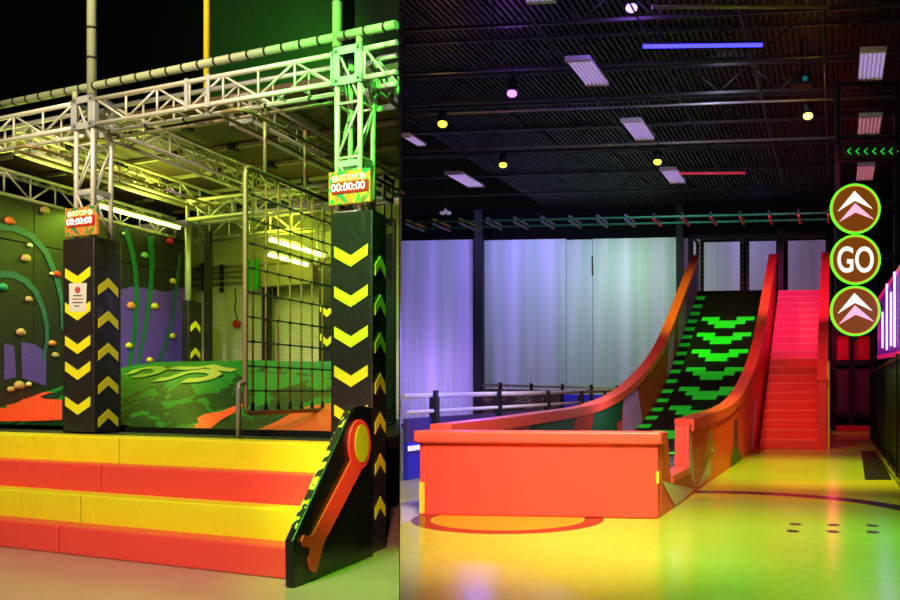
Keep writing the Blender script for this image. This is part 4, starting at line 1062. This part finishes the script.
# far railing
root = None; pts_ = [(482, 385.2), (500, 385.4), (531, 386.2), (562, 387), (591, 387.5), (617, 388.2)]
PP = [at(x, y, 30.0 + i * .5) for i, (x, y) in enumerate(pts_)]
org3 = V3((PP[0].x, PP[0].y, 0)); root = thing('far_railing', org3, 'far pale railing with slim black posts and a printed banner before the pale wall', 'railing')
MB(org3).tube(PP, .04, 8).build('top_rail', M['rail_white'], root)
for p in PP[1:]: MB(org3).box(V3((p.x - .05, p.y - .05, 0)), V3((.12, 0, 0)), V3((0, .12, 0)), Z * (p.z + .1)).build('post', M['post_black'], root)
M['banner'] = ramp_mat('banner', [(0, (120, 104, 130)), (.48, (150, 130, 160)), (.5, (214, 205, 220)), (.53, (140, 122, 150)), (.62, (110, 96, 140))], .8, .5, 2, 1.5, stretch=(1, 1, 2), constant=True)
MB(org3).prism([PP[0] - Z * .12, PP[3] - Z * .12, PP[3] - Z * 1.2, PP[0] - Z * 1.2], V3((0, .03, 0))).build('banner', M['banner'], root)
M['blue_glow'] = mat('blue_glow', (50, 50, 200), .4, emit=(40, 40, 200), es=.35)  # blue glow below the far rail, put in as a glowing panel
MB(org3).prism([PP[3] - Z * .25, PP[5] - Z * .25, PP[5] - Z * 1.2, PP[3] - Z * 1.2], V3((0, .03, 0))).build('blue_glow_panel', M['blue_glow'], root)

# hanging gantry, arrow board, round signs
Yg = 20.5
def g(x, y): return at(x, y, Yg)
root = thing('hanging_gantry', g(838, 85), 'black gantry frame hung from the ceiling above the round signs', 'frame')
og = root.location
for x in (838, 897): MB(og).box(g(x, 330) - V3((.05, 0, 0)), V3((.1, 0, 0)), V3((0, .1, 0)), Z * (8.55 - g(x, 330).z)).build('upright', M['dark_metal'], root)
for y in (86, 108, 140, 161, 205): 
    a, c = g(838, y), g(897, y); MB(og).box(a, c - a, V3((0, .08, 0)), Z * (.09 if y != 108 else .05)).build('crossbar', M['dark_metal'], root)
M['arrow_board'] = ramp_mat('arrow_board', [(0, (16, 18, 12)), (1, (54, 52, 20))], 2, .5, 2, constant=False)
M['arrow_green'] = mat('arrow_green', (30, 220, 60), .5, emit=(20, 230, 60), es=.8)
P = g(843, 159) - V3((0, .06, 0)); root = thing('arrow_board', P, 'dark board with a row of green lit arrowheads pointing left, on the gantry', 'sign')
wv = g(897, 159) - g(843, 159); MB(P).box(P, wv, V3((0, .05, 0)), Z * (14 / FP * Yg)).build('board', M['arrow_board'], root)
for i in range(7):
    x = 846 + 8.3 * i; pl = [(x, 152), (x + 3.4, 148.8), (x + 4.4, 148.8), (x + 1.4, 152), (x + 4.4, 155.2), (x + 3.4, 155.2)]
    if i == 6: pl = [(x, 152), (x + 1, 151), (x + 1, 153)]
    MB(P).prism([g(*p) - V3((0, .065, 0)) for p in pl], V3((0, -.012, 0))).build('arrowhead', M['arrow_green'], root)
M['disc_face'] = mat('disc_face', (150, 84, 20), .5, emit=(160, 84, 14), es=.38)
M['disc_rim'] = mat('disc_rim', (110, 240, 50), .5, emit=(90, 245, 40), es=1.4)
M['disc_mid'] = mat('disc_mid', (230, 180, 60), .5, emit=(230, 150, 40), es=.6)
M['sign_white'] = mat('sign_white', (255, 255, 245), .5, emit=(255, 255, 240), es=1.2)
M['sign_pink'] = mat('sign_pink', (255, 205, 225), .5, emit=(255, 190, 225), es=.9)
Ys = 20.0; fw = V3((0, -1, 0)); ax = V3((1, 0, 0))
def sgn(x, y, o=0): return at(x, y, Ys - o)
for (cx, cy, kind, lb) in ((855, 209, 'c', 'topmost round sign with two upward chevrons and a green lit rim'), (855.2, 259.7, 'g', 'middle round sign reading GO with a green lit rim'), (855, 311, 'c', 'lowest round sign with two upward chevrons and a green lit rim')):
    c = sgn(cx, cy); r = 25.0 / FP * Ys
    root = thing('round_sign', c, lb, 'sign', 'round lit signs')
    MB(c).disc(c, ax, Z, r * .96, -fw * .10, 48).build('backing', M['dark_metal'], root)
    MB(c).disc(c, ax, Z, r * .9, fw * .02, 48).build('face', M['disc_face'], root)
    MB(c).ring(c - fw * .02, ax, Z, r * .935, r, fw * .06, 56).build('rim', M['disc_rim'], root)
    MB(c).ring(c, ax, Z, r * .895, r * .935, fw * .03, 56).build('inner_rim', M['disc_mid'], root)
    if kind == 'g':
        text('go_letters', 'GO', M['sign_white'], root, c, c + fw * .02, ax, Z, fw, 36 / FP * Ys, 26 / FP * Ys, .015, .012)
    else:
        def sp_(dx, dy): return c + ax * (dx / 82 * r) + Z * (dy / 82 * r) + fw * .02
        MB(c).prism([sp_(-3, 58), sp_(56, 0), sp_(-1, 27), sp_(-58, -9)], fw * .015).build('chevron_upper', M['sign_white'], root)
        MB(c).prism([sp_(-1, 18), sp_(61, -35), sp_(1, -12), sp_(-54, -44)], fw * .015).build('chevron_lower', M['sign_pink'], root)
o = MB(sgn(855, 335, -.16)).box(sgn(851.5, 341, -.12), V3((.12, 0, 0)), V3((0, .1, 0)), Z * (sgn(851, 180).z - sgn(851, 341).z)).build('sign_mast', M['dark_metal']); tag(o, 'black mast behind the three round signs', 'post')
for y, lb in ((207, 'black bracket arm holding the topmost round sign'), (258, 'black bracket arm holding the GO sign'), (309, 'black bracket arm holding the lowest round sign')):
    a = sgn(856, y, -.25); o = MB(a).box(a, V3((1.25 if y < 300 else .62, .1, 0)), V3((0, .06, 0)), Z * .09).build('sign_bracket', M['dark_metal']); tag(o, lb, 'bracket', 'sign brackets')

# mesh fence and the neon wall on the right
q0 = fl(899, 485); fv0, fv1 = R.uv(q0)[1] - 4.0, R.uv(fl(877.5, 443))[1] + .6
P = R.p(uF, fv0, 0); zf = 2.05
fence = thing('mesh_fence', P, 'black wire mesh fence along the right edge of the floor', 'fence')
n_ = 7
for k in range(n_ + 1):
    v = fv0 + (fv1 - fv0) * k / n_; MB(P).fbox(R, uF, uF + .09, v, v + .09, 0, zf + .1).build('post', M['post_black'], fence)
for z in (.06, zf): MB(P).fbox(R, uF + .02, uF + .07, fv0, fv1, z, z + .07).build('rail', M['post_black'], fence)
q = MB(P); v = fv0 + .05
while v < fv1: q.tube([R.p(uF + .04, v, .06), R.p(uF + .04, v, zf)], .011, 4); v += .075
for k in range(16): q.tube([R.p(uF + .04, fv0, .15 + k * .12), R.p(uF + .04, fv1, .15 + k * .12)], .009, 4)
q.build('mesh', M['post_black'], fence)
M['kick'] = mat('kick_green', (120, 120, 20), .4)
MB(P).fbox(R, uF - .03, uF + .12, fv0, fv1, 0, .05).build('base_strip', M['kick'], fence)
un_ = uF + .22
o = MB().fbox(R, un_ + .06, un_ + .12, fv0, fv1, 0, 2.2).build('wall_low', M['black_wall']); struct(o)
M['neon_wall'] = mat('neon_wall', (70, 30, 110), .5, emit=(110, 20, 160), es=.45); M['neon_tube'] = mat('neon_tube', (230, 220, 255), .4, emit=(170, 130, 255), es=5); M['pink_trim'] = mat('pink_trim', (230, 40, 110), .4, emit=(230, 30, 110), es=.6)
P = R.on_u(un_, 878, 350)
root = thing('neon_panel', P, 'purple glowing wall panel with upright white neon tubes above the mesh fence', 'panel')
MB(P).prism([R.on_u(un_, x, y) for x, y in ((877.5, 357), (877.5, 302), (905, 262), (905, 351))], R.U * .05).build('panel', M['neon_wall'], root)
for (x, ya, yb) in ((882.5, 312, 348), (886.8, 284, 350), (891, 292, 346), (894.5, 272, 347)):
    MB(P).tube([R.on_u(un_ - .05, x, ya), R.on_u(un_ - .05, x, yb)], .022, 8).build('neon_tube', M['neon_tube'], root)
MB(P).prism([R.on_u(un_ - .02, x, y) for x, y in ((877, 303), (905, 262), (905, 257), (877, 299))], R.U * .05).build('sloping_trim', M['pink_trim'], root)
MB(P).prism([R.on_u(un_ - .02, x, y) for x, y in ((877, 359), (905, 355), (905, 350), (877, 355.5))], R.U * .05).build('lower_trim', M['pink_trim'], root)

# scaffold and red mats closing the corridor
vS = R.uv(fl(850, 431))[1]
def sc_(x, y, o=0): return R.on_v(vS - o, x, y)
P = sc_(836, 431); P.z = 0
root = thing('scaffold_frame', P, 'dark steel frame closing the corridor behind the round signs', 'frame')
for x in (834, 851, 872): 
    a = sc_(x, 431); a.z = 0; MB(P).box(a - R.U * .09, R.U * .18, R.V * .18, Z * 5.2).build('upright', M['dark_metal'], root)
for y in (336, 365, 418):
    a, c = sc_(831, y), sc_(876, y); c.z = a.z; MB(P).box(a, c - a, R.V * .14, Z * .2).build('crossbar', M['dark_metal'], root)
M['mat_red'] = mat('mat_red', (190, 24, 44), .5); M['mat_brown'] = mat('mat_brown', (70, 40, 40), .6)
for (x0, x1, y0, y1, mt, lb, cat) in ((836, 870, 424, 429, 'mat_red', 'red crash mat on the floor at the end of the corridor', 'mat'),):
    a = R.on_v(vS - .5, x0, y1); c = R.on_v(vS - .5, x1, y1); a.z = 0; o = MB(a).box(a, V3((c.x - a.x, c.y - a.y, 0)), R.V * .4, Z * .22).build('crash_mat', M[mt], bevel=.03); tag(o, lb, cat)
for (x0, x1, y0, y1, mt, lb) in ((836, 871, 368, 414, 'mat_brown', 'dull brown padded wall mat inside the corridor frame'), (836, 871, 300, 362, 'mat_red', 'dim red padded wall mat above the brown one in the corridor')):
    a = R.on_v(vS + .3, x0, y1); c = R.on_v(vS + .3, x1, y1); z1 = R.on_v(vS + .3, x0, y0).z; c.z = a.z
    o = MB(a).box(a, c - a, R.V * .08, Z * (z1 - a.z)).build('wall_mat', M[mt], bevel=.02); tag(o, lb, 'mat')
a = fl(834, 430); 

# floor markings and patches (thin flat parts of the floor)
M['mark_brown'] = mat('mark_brown', (120, 44, 20), .2); M['mark_purple'] = mat('mark_purple', (74, 34, 70), .2); M['mark_yellow'] = mat('mark_yellow', (230, 196, 60), .2); M['mark_dark'] = mat('mark_dark', (60, 16, 40), .3); M['patch_dark'] = mat('patch_dark', (30, 34, 24), .3); M['mark_orange'] = mat('mark_orange', (222, 150, 20), .2)
c = fl(508, 519); rr = 1.13
X_, Y_ = V3((1, 0, 0)), V3((0, 1, 0))
o = MB().ring(c + Z * .001, X_, Y_, rr * .80, rr, Z * .003, 64).build('ring_marking', M['mark_brown'], FR)
o = MB().disc(c + Z * .001, X_, Y_, rr * .78, Z * .002, 48).build('disc_marking', M['mark_orange'], FR)
p1, p2, p3 = fl(695, 492), fl(800, 495.8), fl(900, 508)
ax_, ay_, bx_, by_, cx_, cy_ = p1.x, p1.y, p2.x, p2.y, p3.x, p3.y
D = 2 * (ax_ * (by_ - cy_) + bx_ * (cy_ - ay_) + cx_ * (ay_ - by_))
ox = ((ax_ ** 2 + ay_ ** 2) * (by_ - cy_) + (bx_ ** 2 + by_ ** 2) * (cy_ - ay_) + (cx_ ** 2 + cy_ ** 2) * (ay_ - by_)) / D
oy = ((ax_ ** 2 + ay_ ** 2) * (cx_ - bx_) + (bx_ ** 2 + by_ ** 2) * (ax_ - cx_) + (cx_ ** 2 + cy_ ** 2) * (bx_ - ax_)) / D
oc = V3((ox, oy, .003)); rad = (V3((p1.x, p1.y, .003)) - oc).length
def arcband(r0, r1, pa, pb, z, name, mt):
    t0 = math.atan2(pa.y - oy, pa.x - ox); t1 = math.atan2(pb.y - oy, pb.x - ox)
    q = MB(); pr_ = None
    for k in range(41):
        t = t0 + (t1 - t0) * k / 40; e = V3((math.cos(t), math.sin(t), 0)); rw = (q.bm.verts.new(V3((ox, oy, z)) + e * r0), q.bm.verts.new(V3((ox, oy, z)) + e * r1))
        if pr_: q.bm.faces.new((pr_[0], pr_[1], rw[1], rw[0]))
        pr_ = rw
    q.build(name, M[mt], FR)
arcband(rad - .17, rad + .17, p1, V3((p3.x + 1.5, p3.y - 1.6, 0)), .004, 'arc_line', 'mark_purple')
q = [fl(684, 497), fl(905, 506.5), fl(905, 480), fl(708, 482)]
MB().prism([p + Z * .001 for p in q], Z * .001).build('band_marking', M['mark_yellow'], FR)
for (x, y) in ((795.7, 524.3), (833.7, 525), (872, 525.7), (793, 531.2), (833, 531.7), (873, 532.2)):
    c = fl(x, y); MB().disc(c + Z * .001, X_, Y_, .065, Z * .002, 24, .085).build('dot_marking', M['mark_dark'], FR)
MB().prism([p + Z * .001 for p in (fl(861, 451), fl(879, 450.5), fl(892, 480), fl(865, 480))], Z * .002).build('dark_patch', M['patch_dark'], FR)  # dark trapezoid laid flat beside the fence
MB().prism([p + Z * .001 for p in (fl(400.9, 504), fl(419, 499), fl(419, 519), fl(409, 521), fl(401.5, 524))], Z * .002).build('pale_patch', M['floor_pale'], FR)

# ------------------------------------------------------------------ lights
def area(name, loc, tgt, size, rgb, e, sy=None, spread=math.pi):
    d = bpy.data.lights.new(name, 'AREA'); d.size = size; d.energy = e; d.color = lin(rgb); d.spread = spread
    if sy: d.shape = 'RECTANGLE'; d.size_y = sy
    o = bpy.data.objects.new(name, d); col.objects.link(o); o.location = loc
    o.rotation_euler = (V3(tgt) - V3(loc)).to_track_quat('-Z', 'Y').to_euler(); return o
def spotl(name, loc, tgt, rgb, e, ang, blend=.6, r=.15):
    d = bpy.data.lights.new(name, 'SPOT'); d.energy = e; d.color = lin(rgb); d.spot_size = math.radians(ang); d.spot_blend = blend; d.shadow_soft_size = r
    o = bpy.data.objects.new(name, d); col.objects.link(o); o.location = loc
    o.rotation_euler = (V3(tgt) - V3(loc)).to_track_quat('-Z', 'Y').to_euler(); return o
def point(name, loc, rgb, e, r=.2):
    d = bpy.data.lights.new(name, 'POINT'); d.energy = e; d.color = lin(rgb); d.shadow_soft_size = r
    o = bpy.data.objects.new(name, d); col.objects.link(o); o.location = loc; return o
# left hall
area('hall_light', (-4.4, 1.6, 6.8), (-4.6, 8.6, .6), 2.0, (255, 246, 230), 860)
spotl('panel_fill', (-.62, 2.0, 3.4), (-1.72, 7.6, 1.1), (255, 185, 175), 2600, 17, .8)  # added light without a fitting, brightens the wrench emblem
spotl('green_spot', (-2.2, 4.4, 6.4), (-1.65, 8.3, 4.1), (95, 255, 75), 4600, 44, .9)
spotl('green_floor_spot', (-1.25, 5.2, 6.5), (-1.45, 7.35, 0), (110, 255, 20), 2800, 24, .9)
spotl('warm_truss_spot', (-5.2, 4.5, 7.6), (-5.0, 9.5, 4.7), (255, 230, 170), 2300, 60, .9)
for i, (v, e) in enumerate(((vB - 4.2, 16), (vB - 2.4, 44))):
    P = L.p(uW_ + 1.0, v, 4.05); area('tube_glow', P, L.p(uW_ + .4, v, 0), .5, (195, 255, 60), e * 1.5, 1.8)
    area('tube_glow_up', L.p(uW_ + 1.0, v, 4.2), L.p(uW_ + 1.6, v, 6), .4, (225, 255, 90), 14 + e * .8, 1.6)
area('rear_glow', L.p(uW_ + 2.2, vB - .6, 3.9), L.p(uW_ + 2.2, vB + .9, 2.4), .5, (205, 235, 50), 55, 2.0)
point('net_glow', L.p(uW_ + 3.6, vB - 1.6, 3.7), (205, 245, 60), 34)
spotl('green_wall_spot', L.p(uW_ + 3.5, vB - 1.0, 6.0), L.p(u_mid + 2.2, vK + .2, 7.0), (110, 255, 60), 900, 80, .9)
spotl('violet_wall_spot', L.p(uW_ + 2.6, vB - 3.0, 4.3), cw(120, 345), (160, 110, 255), 130, 60, .9)
# right hall
def wl(x, y): return R.on_v(vW, x, y)
area('front_light', (.2, 4.6, 7.2), (-.3, 10.9, .5), 1.6, (255, 232, 205), 225, None, 1.0)
spotl('green_pool', (2.6, 7.2, 8.3), (1.9, 8.6, 0), (60, 255, 35), 3200, 46, .9)
area('hall_fill', (2.5, 3.5, 8.0), (3, 12, 0), 2.5, (255, 225, 170), 115)
area('track_fill', R.p(2.5, v1 - 2.6, 8.0), R.p(2.5, v1, zTk), .4, (220, 215, 255), 110, 6)  # added light without a fitting, brightens the track's cross bars
spotl('green_pool_far', (4.6, 10.0, 8.3), (4.4, 10.6, 0), (90, 255, 60), 1100, 40, .9)
spotl('yellow_near', (-.2, 6.0, 8.0), (-.6, 7.8, 0), (255, 225, 30), 220, 40, .9)
spotl('yellow_pool', (5.0, 15, 8.3), (5.0, 17.0, 0), (220, 255, 30), 4600, 55, .9)
spotl('slide_spot', (2.0, 16, 8.2), (3.0, 22, 1.0), (255, 185, 140), 1500, 64, .9)
spotl('pink_spot', (7.0, 24, 8.2), (8.0, 29.8, 3.6), (255, 70, 170), 1500, 56, .6)
spotl('stair_spot', (5.5, 19, 8.3), (6.4, 25, 1.2), (255, 70, 100), 1000, 40, .7)
spotl('orange_spot', (1.3, 24.4, 8.2), (4.0, 28.8, 3.6), (190, 255, 40), 3600, 56, .8)
P = wl(425, 345); area('wall_wash_violet', P - R.V * 3.2 - Z * 1.5, P, 1.5, (178, 145, 255), 620, 2.5)
P = wl(440, 290); area('wall_wash_violet_top', P - R.V * 4.0 + Z * 2.5, P, 1.5, (165, 155, 255), 170, 2.5)
P = wl(545, 300); area('wall_wash_cool', P - R.V * 4.2 + Z * 3.2, P, 1.0, (160, 155, 255), 250, 3)
area('rail_fill', R.p(uB + 1.4, vS0 + 4, 3.2), R.p(uB, vS0 + 4, 1.3), .4, (235, 215, 255), 110, 6)  # added light without a fitting, brightens the white barrier rails
P = wl(640, 330); area('wall_wash_green', P - R.V * 4.0 + Z * 3.2, P, 1.0, (190, 235, 190), 190, 2)
P = wl(765, 270); area('wall_wash_purple', P - R.V * 3.0 + Z * 1.6, P, .6, (180, 150, 255), 46, 3)
point('corridor_red', R.p(uF - 1.2, vS - 1.5, 3.6), (255, 50, 90), 90)
point('ceiling_violet_a', at(512, 88, 19.5), (170, 90, 255), 110)
point('ceiling_violet_b', at(631, 2, 16.5), (170, 100, 255), 150)
point('ceiling_amber', at(808, 108, 20.5), (255, 180, 50), 16)
point('ceiling_amber_b', at(443, 116, 21), (255, 190, 60), 30)
area('barrier_blue', R.p(uB + 1.0, vS0 + .6, 2.6), R.p(uB + .1, vS0 + .8, .6), .5, (90, 90, 255), 110)
area('floor_lavender', R.p(uB + .7, vS0 - 2.2, 3.0), R.p(uB + .7, vS0 - 2.4, 0), .4, (190, 170, 255), 60)
w = bpy.data.worlds.new('World'); sc.world = w; w.use_nodes = True
w.node_tree.nodes['Background'].inputs[0].default_value = (.5, .5, .6, 1); w.node_tree.nodes['Background'].inputs[1].default_value = .004

# ------------------------------------------------------------------ camera
cd = bpy.data.cameras.new('Camera'); cam = bpy.data.objects.new('Camera', cd); col.objects.link(cam)
cam.location = (0, 0, H); cam.rotation_euler = (math.pi / 2, 0, 0)
cd.sensor_width = 36; cd.lens = FP / 900 * 36; cd.shift_x = (450 - CX) / 900; cd.shift_y = (HY - 300) / 900; cd.clip_end = 200
sc.camera = cam
sc.view_settings.view_transform = 'Standard'; sc.view_settings.look = 'None'; sc.view_settings.gamma = 1; sc.view_settings.exposure = 0
sc.view_settings.use_curve_mapping = False
